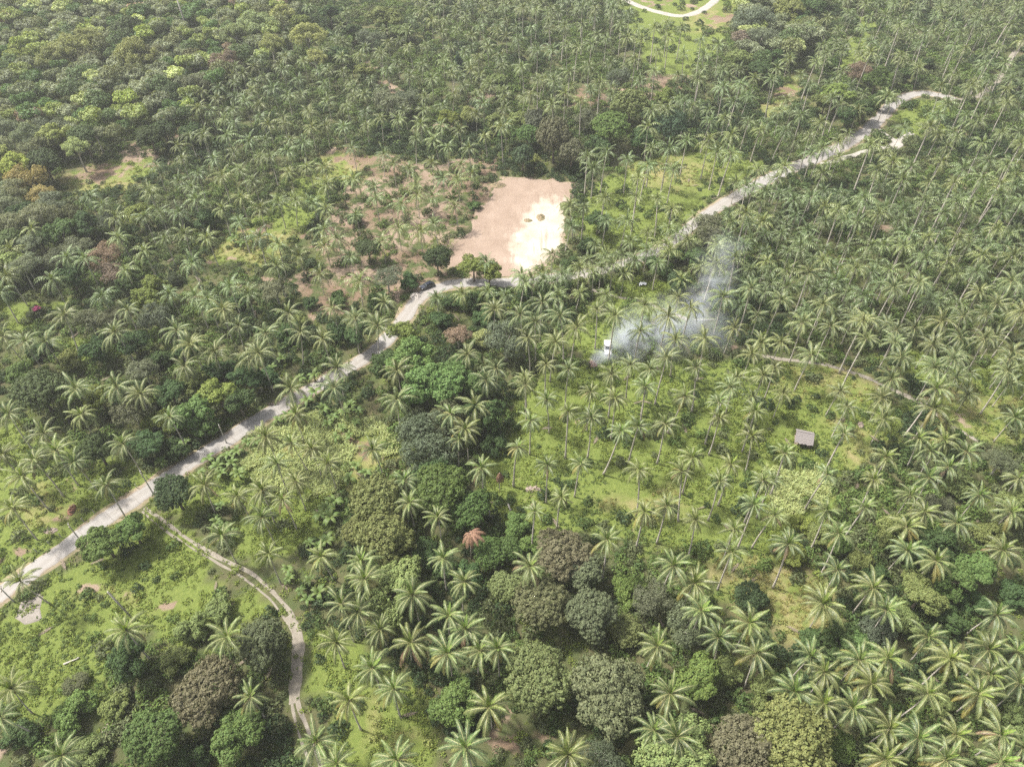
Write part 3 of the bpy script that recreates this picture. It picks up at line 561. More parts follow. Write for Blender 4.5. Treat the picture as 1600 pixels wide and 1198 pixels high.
for i in range(1500):
    r = random.Random(9000+i); px, py = r.uniform(1130, 1640), r.uniform(290, 620)
    if py > 330+ (px-1130)*.75 and px < 1420 and py > 500: continue
    h = r.uniform(5, 10.5); c = P(px, py, h); hx, hy = W2P(c.x, c.y, 0.0)
    if hy > 560 and px < 1450: continue
    if any((c.x-q['c'].x)**2+(c.y-q['c'].y)**2 < 19 for q in ppos): continue
    if road_dist(np.array([c.x]), np.array([c.y]))[0] < 4: continue
    k = r.uniform(.75, 1.0); g = r.random()*.6
    ppos.append(dict(px=px, py=py, c=c, h=h, dv=0, th=r.uniform(0, 6.28), s=h/TRUNK_H, base=(c.x-.1, c.y), tint=(.104*k*(1+.22*g), .150*k, .062*k), cs=r.uniform(.8, 1.0), seed=5000+i, d=depth_at(py, h), z=0.0))
ppos.sort(key=lambda q: q['d'])

# ------------------------------------------------------------------ labels that single things out, by the nearest landmark of the photograph
LANDMARKS = [((1252, 682), 'the thatched hut'), ((948, 540), 'the white pickup'), ((735, 840), 'the drooping dead brown palm'), ((270, 770), 'the round junction tree'),
 ((667, 445), 'the dark parked car'), ((800, 340), 'the sandy clearing'), ((470, 1010), 'the bend of the dirt track'), ((950, 1080), 'the big grey-olive dome tree'), ((325, 1080), 'the brownish dome tree'),
 ((690, 765), 'the bright green dome tree'), ((540, 660), 'the big banana clump'), ((45, 945), 'the grey sand patch'), ((885, 950), 'the paired olive tree crowns'), ((672, 600), 'the vivid green tree'),
 ((1240, 1150), 'the bottom yellow-olive tree'), ((1250, 940), 'the dry yellow glade'), ((1240, 762), 'the pale grass patch'), ((1425, 622), 'the reddish path on the right'),
 ((1170, 930), 'the small dark round tree'), ((1110, 370), 'the grey trees in the smoke'), ((56, 483), 'the pink flowering bush'), ((1600, 1198), 'the lower right photo corner'), ((0, 1198), 'the lower left photo corner'),
 ((782, 745), 'the hanging dead brown palm'), ((1600, 800), 'the right photo edge centre'), ((710, 1095), 'the low bright green tree'), ((460, 730), 'the pale tall grass'), ((350, 690), 'the straight road section'), ((60, 610), 'the wide dark left tree'),
 ((240, 460), 'the yellow-topped tree on the left'), ((500, 430), 'the red earth slope'), ((1450, 150), 'the upper road bend'), ((865, 220), 'the grey clearing tree'), ((1600, 450), 'the right edge above the path'), ((1000, 442), 'the white tarpaulin'), ((1380, 352), 'the red grove patch'),
 ((110, 80), 'the pale lime forest crowns'), ((716, 95), 'the dark conifer'), ((480, 60), 'the yellow bamboo'), ((1180, 40), 'the grey trees by the far field'), ((45, 275), 'the tan tree on the left'), ((0, 150), 'the left photo edge in the forest'), ((300, 30), 'the top of the bare white trunk')]
ORD = ['nearest', 'second', 'third', 'fourth', 'fifth', 'sixth', 'seventh', 'eighth', 'ninth', 'tenth', 'eleventh', 'twelfth', 'thirteenth', 'fourteenth', 'fifteenth', 'sixteenth', 'seventeenth', 'eighteenth']
def where(items):
    """items: list of (px, py) -> unique 'second on the upper left of the hut' phrases"""
    res = [None]*len(items); bins = {}
    for i, (x, y) in enumerate(items):
        (lx, ly), nm = min(LANDMARKS, key=lambda l: (l[0][0]-x)**2+(l[0][1]-y)**2)
        a = math.degrees(math.atan2(-(y-ly), x-lx)) % 360
        sec = ['right of', 'upper right of', 'above', 'upper left of', 'left of', 'lower left of', 'below', 'lower right of'][int(((a+22.5) % 360)//45)]
        bins.setdefault((nm, sec), []).append((math.hypot(x-lx, y-ly), i))
    for (nm, sec), l in bins.items():
        for k, (d, i) in enumerate(sorted(l)): res[i] = f"{ORD[min(k, 17)]} {sec} {nm}"
    return res

near = ppos[:300]; far = ppos[300:]
words = where([(q['px'], q['py']) for q in near])
for n, q in enumerate(near):
    root = obj('coconut_palm', None, loc=(*q['base'], q['z']), rot=(0, 0, q['th'])); root.empty_display_size = .3
    look = ('tall' if q['h'] > 14.5 else 'short' if q['h'] < 10.5 else 'mid-height')
    tone = 'yellowish green' if q['tint'][0]/q['tint'][1] > 1.0 else 'green'
    tag(root, f"{look} {tone} coconut palm, {words[n]}", 'palm', 'coconut palms of the plantation')
    obj('trunk', TRUNK[q['dv']], root, scale=q['s'])
    top = (TRUNK_DX[q['dv']]*q['s'], .12*math.sin(4+TRUNK_DX[q['dv']])*q['s'], q['h']-.1)
    if n < 170:
        for k, var, yaw, tilt, sc in crown_plan(q['seed']):
            t = q['tint']
            if k == 0: t = (t[0]*1.15, t[1]*1.35, t[2]*.7)
            elif k == 1: t = (t[0]*1.05, t[1]*1.12, t[2]*.85)
            elif k == 4 and (var+q['seed']) % 4 == 0: t = (t[0]*1.6, t[1]*1.15, t[2]*.9)
            if k == 4 and q['seed'] % 3 == 0 and int(yaw*100) % 5 == 0: t = (.20, .135, .085)
            obj('frond', frond_mesh(k, var), root, top, (0, tilt, yaw), sc*q['cs'], t)
        if q['seed'] % 3: obj('coconut_bunch', BUNCH, root, (top[0], top[1], top[2]), (0, 0, q['seed']), 1.0)
    else:
        key = ('crown', q['seed'] % 5)
        if key not in FROND:
            V, Q, T, mi = crown_geo(900+q['seed'] % 5, 13, .20); FROND[key] = mesh_from('crown', V, [Q, T], [M_frond, M_rachis], mi)
        obj('crown', FROND[key], root, top, (0, 0, q['seed']*1.7), q['cs'], q['tint'])

# ------------------------------------------------------------------ where the broadleaf trees stand
TREES = [  # photo pixel of the crown centre, crown radius in pixels, species
 (845, 945, 44, 'O'), (925, 958, 46, 'O'), (838, 1058, 56, 'OY'), (950, 1085, 58, 'O'), (325, 1080, 50, 'OB'), (1165, 1170, 56, 'OB'), (1235, 1152, 64, 'OY'), (1062, 1176, 58, 'L'), (1095, 1062, 40, 'YG'), (1172, 932, 29, 'D'),
 (940, 1182, 34, 'S'), (880, 868, 40, 'OB'), (908, 890, 30, 'O'), (985, 920, 28, 'YG'), (1022, 932, 30, 'G'), (1070, 975, 34, 'S'), (978, 985, 26, 'OY'), (790, 915, 26, 'OY'), (690, 767, 42, 'BD'), (737, 797, 31, 'BD'),
 (590, 785, 44, 'OY'), (603, 842, 46, 'OY'), (560, 830, 26, 'OY'), (615, 920, 46, 'L'), (665, 868, 26, 'K'), (710, 1095, 40, 'B'), (1135, 1050, 26, 'L'), (1195, 1085, 26, 'L'), (160, 845, 32, 'YG'), (205, 826, 28, 'YG'), (272, 770, 30, 'D'),
 (410, 1005, 40, 'GD'), (365, 1145, 38, 'B'), (240, 1150, 44, 'BD'), (115, 1115, 32, 'YG'), (120, 1068, 17, 'S'), (195, 1035, 34, 'K'), (30, 1150, 26, 'K'), (300, 980, 26, 'L'), (345, 950, 22, 'L'), (270, 1030, 22, 'L'), (180, 1100, 22, 'L'), (300, 1185, 26, 'K'), (135, 1180, 24, 'L'),
 (1530, 892, 30, 'B'), (1562, 722, 26, 'S'), (1455, 850, 34, 'K'), (1390, 830, 28, 'L'), (1312, 850, 24, 'B'), (1280, 835, 22, 'L'), (1255, 815, 18, 'Y'), (1310, 995, 30, 'K'), (1345, 1012, 30, 'B'), (1500, 755, 26, 'L'), (1590, 790, 28, 'L'), (1485, 905, 32, 'B'), (1440, 930, 34, 'L'), (1410, 965, 28, 'L'), (1370, 985, 26, 'G'),
 (1312, 1165, 24, 'BD'), (1585, 1120, 26, 'L'), (1590, 930, 26, 'K'), (1365, 905, 24, 'K'), (1345, 880, 20, 'L'), (1240, 870, 22, 'Y'), (1270, 1000, 22, 'K'), (1470, 1090, 22, 'L'), (1410, 1150, 22, 'K'), (1480, 965, 26, 'K'), (1545, 830, 24, 'L'), (1470, 790, 22, 'G'), (1520, 940, 22, 'K'),
 (672, 598, 48, 'B'), (640, 558, 40, 'YG'), (628, 520, 24, 'Y'), (600, 570, 26, 'K'), (715, 585, 28, 'B'), (745, 605, 24, 'BD'), (757, 645, 36, 'K'), (790, 532, 36, 'G'), (755, 530, 17, 'M'), (715, 525, 22, 'BR'), (668, 690, 46, 'S'), (695, 658, 36, 'S'), (682, 735, 30, 'K'), (640, 625, 22, 'D'), (725, 655, 26, 'K'), (770, 690, 22, 'K'), (650, 655, 22, 'S'),
 (805, 820, 20, 'B'), (765, 865, 28, 'BD'), (795, 858, 22, 'BD'), (830, 850, 20, 'B'), (700, 885, 24, 'K'), (730, 895, 22, 'K'), (640, 560, 18, 'B'), (690, 500, 20, 'K'), (735, 470, 20, 'K'), (760, 495, 20, 'K'), (740, 415, 22, 'Y'), (765, 425, 20, 'Y'), (705, 470, 16, 'K'), (560, 520, 22, 'K'), (530, 520, 20, 'K'),
 (62, 612, 40, 'D'), (155, 620, 26, 'Y'), (205, 640, 30, 'G'), (150, 700, 28, 'D'), (232, 690, 26, 'K'), (262, 655, 24, 'Y'), (300, 640, 30, 'B'), (340, 615, 28, 'Y'), (372, 625, 24, 'K'), (385, 590, 26, 'K'), (275, 700, 22, 'K'), (245, 655, 20, 'Y'), (320, 670, 22, 'B'), (225, 625, 22, 'Y'), (300, 595, 24, 'L'), (265, 610, 24, 'K'), (345, 580, 22, 'K'), (420, 590, 22, 'K'), (110, 640, 20, 'L'), (35, 590, 24, 'B'),
 (185, 500, 26, 'G'), (140, 500, 26, 'G'), (238, 458, 28, 'Y'), (245, 495, 28, 'G'), (158, 400, 26, 'BR'), (172, 425, 22, 'BR'), (100, 340, 24, 'S'), (78, 318, 22, 'G'), (40, 335, 24, 'K'), (62, 305, 22, 'T'), (130, 352, 22, 'K'), (62, 375, 22, 'K'), (120, 385, 22, 'G'), (218, 332, 22, 'Y'), (270, 435, 14, 'S'), (150, 545, 22, 'K'), (225, 580, 24, 'G'), (250, 562, 22, 'K'), (200, 440, 20, 'K'), (110, 430, 22, 'K'), (90, 405, 20, 'G'), (280, 330, 20, 'G'), (320, 340, 18, 'K'), (60, 545, 18, 'K'), (205, 535, 22, 'K'), (290, 545, 20, 'K'), (170, 345, 20, 'G'), (200, 370, 20, 'K'), (105, 565, 20, 'L'),
 (575, 388, 19, 'D'), (682, 405, 22, 'D'), (555, 342, 13, 'D'), (605, 432, 22, 'G'), (430, 452, 24, 'G'), (640, 440, 16, 'K'), (530, 470, 14, 'K'), (525, 462, 11, 'B'), (485, 472, 14, 'K'), (590, 470, 18, 'K'), (450, 520, 18, 'K'), (470, 500, 16, 'L'), (375, 470, 16, 'K'), (740, 265, 10, 'B'), (740, 320, 9, 'B'),
 (866, 222, 30, 'GT'), (893, 240, 24, 'GT'), (838, 192, 20, 'GT'), (817, 246, 17, 'ST'), (837, 248, 11, 'L'), (824, 212, 20, 'BD'), (955, 200, 32, 'BD'), (985, 166, 30, 'OY'), (1047, 202, 24, 'ST'), (915, 185, 18, 'G'), (1040, 150, 17, 'Y'), (965, 122, 20, 'G'), (935, 225, 20, 'K'), (1000, 215, 20, 'K'), (905, 265, 14, 'K'), (815, 190, 18, 'L'), (770, 190, 16, 'L'), (790, 210, 14, 'B'),
 (1112, 360, 28, 'G'), (1133, 385, 24, 'G'), (1085, 405, 20, 'K'), (920, 385, 17, 'K'), (890, 412, 15, 'K'), (935, 345, 18, 'K'), (1035, 420, 16, 'K'), (1060, 400, 14, 'K'), (1060, 440, 20, 'D'),
 (1300, 100, 12, 'BD'), (1338, 112, 20, 'BR'), (1372, 122, 22, 'B'), (1396, 122, 15, 'S'), (1312, 148, 22, 'Y'), (1290, 158, 18, 'L'), (1352, 168, 20, 'K'), (1380, 150, 16, 'K'), (1325, 180, 18, 'K'), (1420, 115, 14, 'K'), (1450, 100, 12, 'K'),
 (1180, 30, 30, 'G'), (1228, 18, 26, 'L'), (1190, 62, 24, 'G'), (1160, 62, 20, 'BR'), (1152, 92, 22, 'L'), (1190, 110, 20, 'K'), (1210, 60, 20, 'G'), (1242, 45, 20, 'L'), (1205, 90, 18, 'K'), (1265, 15, 22, 'K'), (1210, 130, 14, 'K'),
 (602, 28, 27, 'L'), (580, 60, 20, 'G'), (716, 98, 15, 'C'), (480, 60, 30, 'M'), (492, 95, 20, 'M'), (470, 35, 18, 'Y'), (425, 75, 22, 'M'), (530, 85, 16, 'K'), (552, 50, 18, 'K'), (610, 160, 26, 'G'), (640, 155, 20, 'G'), (700, 185, 18, 'Y'), (730, 180, 16, 'L'), (775, 130, 20, 'L'), (570, 110, 14, 'L'), (630, 50, 18, 'L'), (515, 20, 18, 'K'), (600, 200, 14, 'K'),
 (850, 452, 15, 'K'), (880, 446, 13, 'K'), (905, 442, 14, 'L'), (822, 458, 14, 'K'), (935, 436, 12, 'K'), (975, 424, 12, 'K'), (1018, 408, 14, 'K'), (1045, 396, 12, 'K'), (990, 418, 11, 'L'), (865, 462, 14, 'K'), (770, 458, 13, 'K'), (745, 456, 12, 'L'),
 (43, 278, 27, 'T'), (70, 255, 26, 'D'), (235, 215, 22, 'D'), (255, 205, 20, 'D'), (300, 205, 18, 'K'), (75, 205, 26, 'G'), (215, 90, 34, 'M'), (240, 85, 24, 'G'), (110, 80, 30, 'M'), (80, 95, 24, 'M'), (135, 65, 24, 'M'), (400, 40, 28, 'M'), (370, 60, 22, 'M'), (355, 100, 26, 'BR'), (300, 95, 20, 'GD'), (310, 130, 24, 'G'), (200, 50, 26, 'D'), (30, 90, 24, 'Y'), (55, 60, 24, 'L'), (440, 25, 22, 'M'), (270, 150, 22, 'D'), (140, 95, 20, 'GD')]
tpos = []
for i, (px, py, rp, sp) in enumerate(TREES):
    zc = 4.0
    for _ in range(3):
        R = rp*depth_at(py, zc)/FPX; zc = R*.75 if R < 3.6 else R*.92+2.0
    c = P(px, py, zc); tpos.append((px, py, c, R, zc, sp, i))
TXY = np.array([[t[2].x, t[2].y, t[3]] for t in tpos])

# ------------------------------------------------------------------ far palms: one mass
def in_view(x, y, mx=110, top=-110, bot=1300):
    px, py = W2P(np.asarray(x), np.asarray(y)); return (px > -mx) & (px < 1600+mx) & (py > top) & (py < bot)
PALMZONE = [[(300, 160), (400, 90), (640, 60), (700, -260), (940, -260), (980, 60), (1080, 110), (1200, 140), (1300, 60), (1320, -260), (2400, -260), (2400, 600), (1640, 600), (1600, 330), (1350, 330), (1200, 240), (900, 250), (780, 240), (500, 220), (420, 300), (250, 330), (300, 230)],
            [(1620, 300), (2400, 300), (2000, 1300), (1640, 1300)], [(-30, 330), (-500, 330), (-600, 900), (-40, 800)]]
extra = []
have = np.array([[q['c'].x, q['c'].y] for q in ppos])
for gx in np.arange(-330, 331, 7.4):
    for gy in np.arange(60, 560, 7.4):
        x = gx+rng.uniform(-2.6, 2.6); y = gy+rng.uniform(-2.6, 2.6)
        px, py = W2P(x, y, 0.0); hx, hy = W2P(x, y, 13.0)
        if not (-150 < px < 1750 and -130 < hy): continue
        if py > 330 and -20 < hx < 1620: continue
        if not any(inpoly(np.array([px]), np.array([py]), z)[0] for z in PALMZONE): continue
        if min((have[:, 0]-x)**2+(have[:, 1]-y)**2) < (62 if 0 < hx < 1600 else 40): continue
        if min(np.hypot(TXY[:, 0]-x, TXY[:, 1]-y)-TXY[:, 2]) < 1.5: continue
        extra.append((x, y))
ex = np.array(extra); keep = (road_dist(ex[:, 0], ex[:, 1]) > 2.5); ex = ex[keep]
g_, s_, d_, p_ = zones(ex[:, 0], ex[:, 1]); ex = ex[(g_ < .5)]
LOD = [crown_geo(950+i, 8, .34, 25, False) for i in range(4)]
TG = []
for d in TRUNK_DX:
    mb = MB(); mb.tube([(d*(s**1.3), 0, -.4+(TRUNK_H+.4)*s) for s in (0, .35, .7, 1)], [.25, .19, .16, .13], 5, cap=False); TG.append((np.array(mb.v), np.array(mb.f)))
VV, QQ, TT, CQ, CT, MQ, MT = [], [], [], [], [], [], []; off = 0; vt = []
def add_far(x, y, z, th, dv, s, h, cs, tint, v):
    global off
    c, sn = math.cos(th), math.sin(th); R = np.array([[c, -sn, 0], [sn, c, 0], [0, 0, 1]])
    V, Q, T, mi = LOD[v]
    W = (V*cs+np.array([TRUNK_DX[dv]*s, 0, h-.1])) @ R.T+np.array([x, y, z])
    VV.append(W); QQ.append(Q+off); TT.append(T+off); MQ.append(mi[:len(Q)]); MT.append(mi[len(Q):]); vt.append(np.tile([*tint, 1.0], (len(V), 1))); off += len(V)
    V, Q = TG[dv]; W = (V*s) @ R.T+np.array([x, y, z]); VV.append(W); QQ.append(Q+off); MQ.append(np.full(len(Q), 2)); vt.append(np.tile([.3, .28, .24, 1.0], (len(V), 1))); off += len(V)
for q in far: add_far(*q['base'], q['z'], q['th'], q['dv'], q['s'], q['h'], q['cs'], tuple(v*1.15 for v in q['tint']), q['seed'] % 4)
for i, (x, y) in enumerate(ex):
    r = random.Random(i+4000); h = r.uniform(6.5, 10); k = r.uniform(.8, 1.15); g = r.random()
    add_far(x, y, 0, r.uniform(0, 6.28), r.randint(0, 3), h/TRUNK_H, h, r.uniform(.9, 1.08), (.112*k*(1+.22*g), .158*k, .066*k*(1-.2*g)), i % 4)
me = mesh_from('coconut_grove', np.concatenate(VV), [np.concatenate(QQ), np.concatenate(TT)], [M_grove, M_rachis, M_palmtrunk], np.concatenate(MQ+MT))
a = me.color_attributes.new('tint', 'FLOAT_COLOR', 'POINT'); a.data.foreach_set('color', np.concatenate(vt).astype(np.float32).ravel())
struct(tag(obj('coconut_grove', me), 'dense far coconut grove filling the upper part of the view', 'palm grove'), kind='stuff')
print('palms', len(ppos), 'extra', len(ex))

# ------------------------------------------------------------------ broadleaf trees: the pieces
def leaf_cloud(seed, clumps, n, ls, asp=.6, tilt=.55, zmin=-.35, inner=.15, tuft=0.0, per=36):
    """leaves in tufts over the skins of overlapping clumps (x, y, z, r, squash)"""
    r = np.random.default_rng(seed); C = np.array(clumps, float); w = C[:, 3]**2; w /= w.sum(); m0 = (n//per if tuft else n)*2
    k = r.choice(len(C), m0, p=w); d = r.normal(size=(m0, 3)); d /= np.linalg.norm(d, axis=1)[:, None]
    ok = d[:, 2] > zmin; k, d = k[ok], d[ok]
    rad = r.uniform(.84, 1.10, len(k)); ins = r.random(len(k)) < inner; rad[ins] *= r.uniform(.45, .9, ins.sum())
    p = C[k, :3]+d*(C[k, 3]*rad)[:, None]*np.column_stack([np.ones(len(k)), np.ones(len(k)), C[k, 4]])
    keep = np.ones(len(k), bool)                                         # drop what is buried deep inside another clump
    for j in range(len(C)):
        q = (p-C[j, :3])/(C[j, 3]*np.array([1, 1, C[j, 4]])); keep &= ~((np.linalg.norm(q, axis=1) < .66) & (k != j))
    p, d = p[keep], d[keep]
    if tuft:
        nt = n//per; p, d = p[:nt], d[:nt]; size = tuft*r.uniform(.65, 1.35, len(p))
        p = np.repeat(p, per, 0); d0 = np.repeat(d, per, 0); sz = np.repeat(size, per)
        e = r.normal(size=p.shape); e /= np.linalg.norm(e, axis=1)[:, None]; flip = (e*d0).sum(1) < -.1; e[flip] *= -1
        p = p+e*(sz*r.uniform(.75, 1.1, len(p)))[:, None]; d = e*.75+d0*.35
    else: p, d = p[:n], d[:n]
    m = len(p)
    nrm = d+r.normal(size=(m, 3))*tilt+np.array([0, 0, .3]); nrm /= np.linalg.norm(nrm, axis=1)[:, None]
    t = np.cross(nrm, r.normal(size=(m, 3))); t /= np.linalg.norm(t, axis=1)[:, None]; b = np.cross(nrm, t)
    L = (ls*r.uniform(.6, 1.35, m))[:, None]
    V = np.stack([p-t*L*.5, p+b*L*asp*.5, p+t*L*.5-nrm*L*.12, p-b*L*asp*.5], 1).reshape(-1, 3)
    return V, np.arange(m*4).reshape(-1, 4)
def limbs(seed, clumps, h, r0=.32):
    """tapered trunk standing from z = -h up to the crown centre, with limbs to the clumps"""
    r = random.Random(seed); mb = MB(); fork = -h*.35
    mb.tube([(0, 0, -h-.4), (r.uniform(-.2, .2), r.uniform(-.2, .2), (-h+fork)/2), (0, 0, fork), (0, 0, .2)], [r0*1.35, r0, r0*.8, r0*.4], 7)
    for c in clumps[:7]:
        e = Vector(c[:3])*.85; mdl = Vector((e.x*.4, e.y*.4, fork+(e.z-fork)*.55))
        mb.tube([(0, 0, fork), mdl, e], [r0*.55, r0*.34, r0*.12], 5)
    return mb
def dome(seed, R=5.0, n=13, flat=.8):
    r = random.Random(seed); out = [(0, 0, .2, R*.62, flat)]
    for i in range(n):
        a = i*2.4+r.uniform(-.4, .4); e = math.asin(min(.98, (i+.5)/n*1.02))-.12
        q = R*.62*r.uniform(.85, 1.1); out.append((q*math.cos(e)*math.cos(a), q*math.cos(e)*math.sin(a), q*math.sin(e)*flat, R*r.uniform(.30, .46), .85))
    return out
def loose(seed, R=5.0, n=11):
    r = random.Random(seed); out = []
    for i in range(n):
        a = r.uniform(0, 6.28); q = R*math.sqrt(r.random())*.74; out.append((q*math.cos(a), q*math.sin(a), r.uniform(-.38, .5)*R*(1-.45*q/R), R*r.uniform(.24, .42), .72))
    return out
def cone(seed, R=5.0):
    r = random.Random(seed); out = []
    for i in range(26):
        s = i/25; a = i*2.4; q = R*.36*(1-s)*r.uniform(.7, 1.15); out.append((q*math.cos(a), q*math.sin(a), -R*.9+s*R*2.1, R*(.30*(1-s)+.07), .9))
    return out
def plume(seed, R=5.0):
    r = random.Random(seed); out = []
    for i in range(24):
        a = r.uniform(0, 6.28); q = R*math.sqrt(r.random())*.85; out.append((q*math.cos(a), q*math.sin(a), R*(.55-.75*(q/R)**2)+r.uniform(-.4, .4), R*r.uniform(.13, .24), 1.15))
    return out
SHAPES = {}
def shape(kind):
    if kind in SHAPES: return SHAPES[kind]
    L = []
    spec = {'dome': (4, dome, 16000, .30, .64, .36, .36), 'loose': (4, loose, 10000, .37, .65, .36, .5), 'airy': (4, lambda s: loose(s, 5.0, 15), 8500, .30, .5, .6, .5),
            'cone': (1, cone, 6000, .32, .45, .6, .4), 'plume': (2, plume, 7000, .50, .22, .8, .6)}[kind]
    for v in range(spec[0]):
        cl = spec[1](v*7+3); V, F = leaf_cloud(v+len(kind)*3, cl, spec[2], spec[3], spec[4], spec[5], tuft=spec[6]); V2, F2 = leaf_cloud(v+99, [(c[0], c[1], c[2], c[3]*.9, c[4]) for c in cl], spec[2]//3, spec[3]*1.35, spec[4], .45, inner=.05); F = np.concatenate([F, F2+len(V)]); V = np.concatenate([V, V2])
        cm = mesh_from('crown', V, [F], [M_leaf]); tm = limbs(v, cl, 6.0).mesh('trunk', [M_palebark if kind in ('airy', 'plume') else M_bark], True)
        L.append((cm, tm))
    SHAPES[kind] = L; return L
SPECIES = {  # shape, leaf colour, words
 'O': ('dome', (.134, .150, .075), 'dense olive-grey dome-shaped'), 'OB': ('dome', (.138, .132, .076), 'dense brownish dome-shaped'), 'OY': ('dome', (.155, .178, .064), 'yellowish olive full-crowned'),
 'D': ('dome', (.068, .100, .040), 'dark green rounded'), 'B': ('loose', (.108, .172, .050), 'bright green leafy'), 'BD': ('dome', (.092, .145, .040), 'fresh green dome-shaped'), 'Y': ('loose', (.170, .215, .052), 'yellow-green'), 'YG': ('loose', (.118, .178, .048), 'fresh leafy green'),
 'L': ('loose', (.162, .198, .066), 'pale green lumpy'), 'G': ('airy', (.140, .160, .098), 'grey-green airy'), 'GD': ('dome', (.112, .126, .060), 'grey dense'), 'S': ('airy', (.112, .132, .072), 'bluish green feathery'),
 'GT': ('dome', (.150, .160, .100), 'tall grey-green'), 'ST': ('dome', (.085, .130, .070), 'tall bluish green'),
 'T': ('airy', (.34, .28, .11), 'tan yellow-leaved'), 'M': ('plume', (.27, .31, .135), 'pale lime plumed'), 'C': ('cone', (.058, .095, .058), 'dark green conical'), 'K': ('loose', (.064, .108, .036), 'deep green leafy'), 'BR': ('airy', (.20, .155, .115), 'brownish thin-leaved')}
FOREST = [[(-140, -140), (420, -140), (470, 20), (420, 90), (330, 150), (300, 190), (200, 215), (140, 250), (0, 320), (-140, 380)], [(-140, 300), (60, 300), (120, 340), (90, 430), (-140, 480)], [(1140, -140), (1290, -140), (1280, 60), (1200, 130), (1150, 110)]]
fill = []
tx = np.array([[t[2].x, t[2].y, t[3]] for t in tpos])
for gx in np.arange(-340, 341, 7.2):
    for gy in np.arange(120, 520, 7.2):
        x = gx+rng.uniform(-2.8, 2.8); y = gy+rng.uniform(-2.8, 2.8); px, py = W2P(x, y, 5.0)
        if not any(inpoly(np.array([px]), np.array([py]), z)[0] for z in FOREST): continue
        if (np.hypot(tx[:, 0]-x, tx[:, 1]-y) < tx[:, 2]*.75+1.8).any(): continue
        fill.append((x, y, px, py))
r = random.Random(77); fthings = []; fstuff = []
fill.sort(key=lambda f: f[1])
room = 296-len(tpos)
for f in fill:
    inside = -10 < f[2] < 1610 and f[3] > -20
    R = r.uniform(3.4, 5.6); zc = R*.95+r.uniform(2.5, 5.5); sp = r.choices(['G', 'K', 'D', 'L', 'Y', 'BR', 'GD', 'S', 'M'], [12, 5, 4, 5, 1, 1, 4, 2, 2])[0]
    if inside and room > 0: fthings.append((f[2], f[3], Vector((f[0], f[1], zc)), R, zc, sp, 1000+len(fthings))); room -= 1
    else: fstuff.append((f[0], f[1], R, zc, sp))
allt = tpos+fthings
words = where([(t[0], t[1]) for t in allt])
zz = gz([t[2].x for t in allt], [t[2].y for t in allt])
for t, w, z0 in zip(allt, words, zz):
    px, py, c, R, zc, sp, i = t; kind, tint, txt = SPECIES[sp]; rr = random.Random(i*3+1); k = rr.uniform(.84, 1.16); hsh = rr.uniform(-.08, .08)
    cm, tm = shape(kind)[i % len(shape(kind))]
    root = obj('bush' if R < 2.4 else 'pine_tree' if sp == 'C' else 'bamboo_clump' if sp == 'M' else 'broadleaf_tree', None, loc=(c.x, c.y, float(z0)), rot=(0, 0, rr.uniform(0, 6.28)))
    root.empty_display_size = .3
    noun = 'bush' if R < 2.4 else 'tree'
    tag(root, f"{txt} {noun}, {w}", noun, 'broadleaf trees among the palms')
    s = R/5.0
    if i >= 1000: k *= 1.5
    obj('crown', cm, root, (0, 0, zc), (0, 0, 0), (s*rr.uniform(.9, 1.16), s*rr.uniform(.9, 1.16), s*rr.uniform(.85, 1.12)*(1.45 if sp in ('GT', 'ST') else 1)), (tint[0]*k*(1+hsh), tint[1]*k, tint[2]*k*(1-hsh)))
    obj('trunk', tm, root, (0, 0, zc), (0, 0, 0), (s, s, zc/6.0))
VV, FF, vt = [], [], []; off = 0
for x, y, R, zc, sp in fstuff:
    kind, tint, txt = SPECIES[sp]; k = r.uniform(.84, 1.16)*1.5
    key = ('lod', kind)
    if key not in SHAPES: SHAPES[key] = leaf_cloud(5, dome(2) if kind == 'dome' else loose(4), 1000, .78, .65, .5)
    V, F = SHAPES[key]; a = r.uniform(0, 6.28); c_, s_ = math.cos(a), math.sin(a)
    W = V*(R/5); W = np.column_stack([W[:, 0]*c_-W[:, 1]*s_, W[:, 0]*s_+W[:, 1]*c_, W[:, 2]])+np.array([x, y, zc])
    VV.append(W); FF.append(F+off); vt.append(np.tile([tint[0]*k, tint[1]*k, tint[2]*k, 1], (len(V), 1))); off += len(V)
if VV:
    me = mesh_from('forest_canopy', np.concatenate(VV), [np.concatenate(FF)], [M_forest])
    a = me.color_attributes.new('tint', 'FLOAT_COLOR', 'POINT'); a.data.foreach_set('color', np.concatenate(vt).astype(np.float32).ravel())
    struct(tag(obj('forest_canopy', me), 'far mixed forest canopy along the upper left edge', 'forest'), kind='stuff')
print('trees', len(allt), 'stuff trees', len(fstuff))

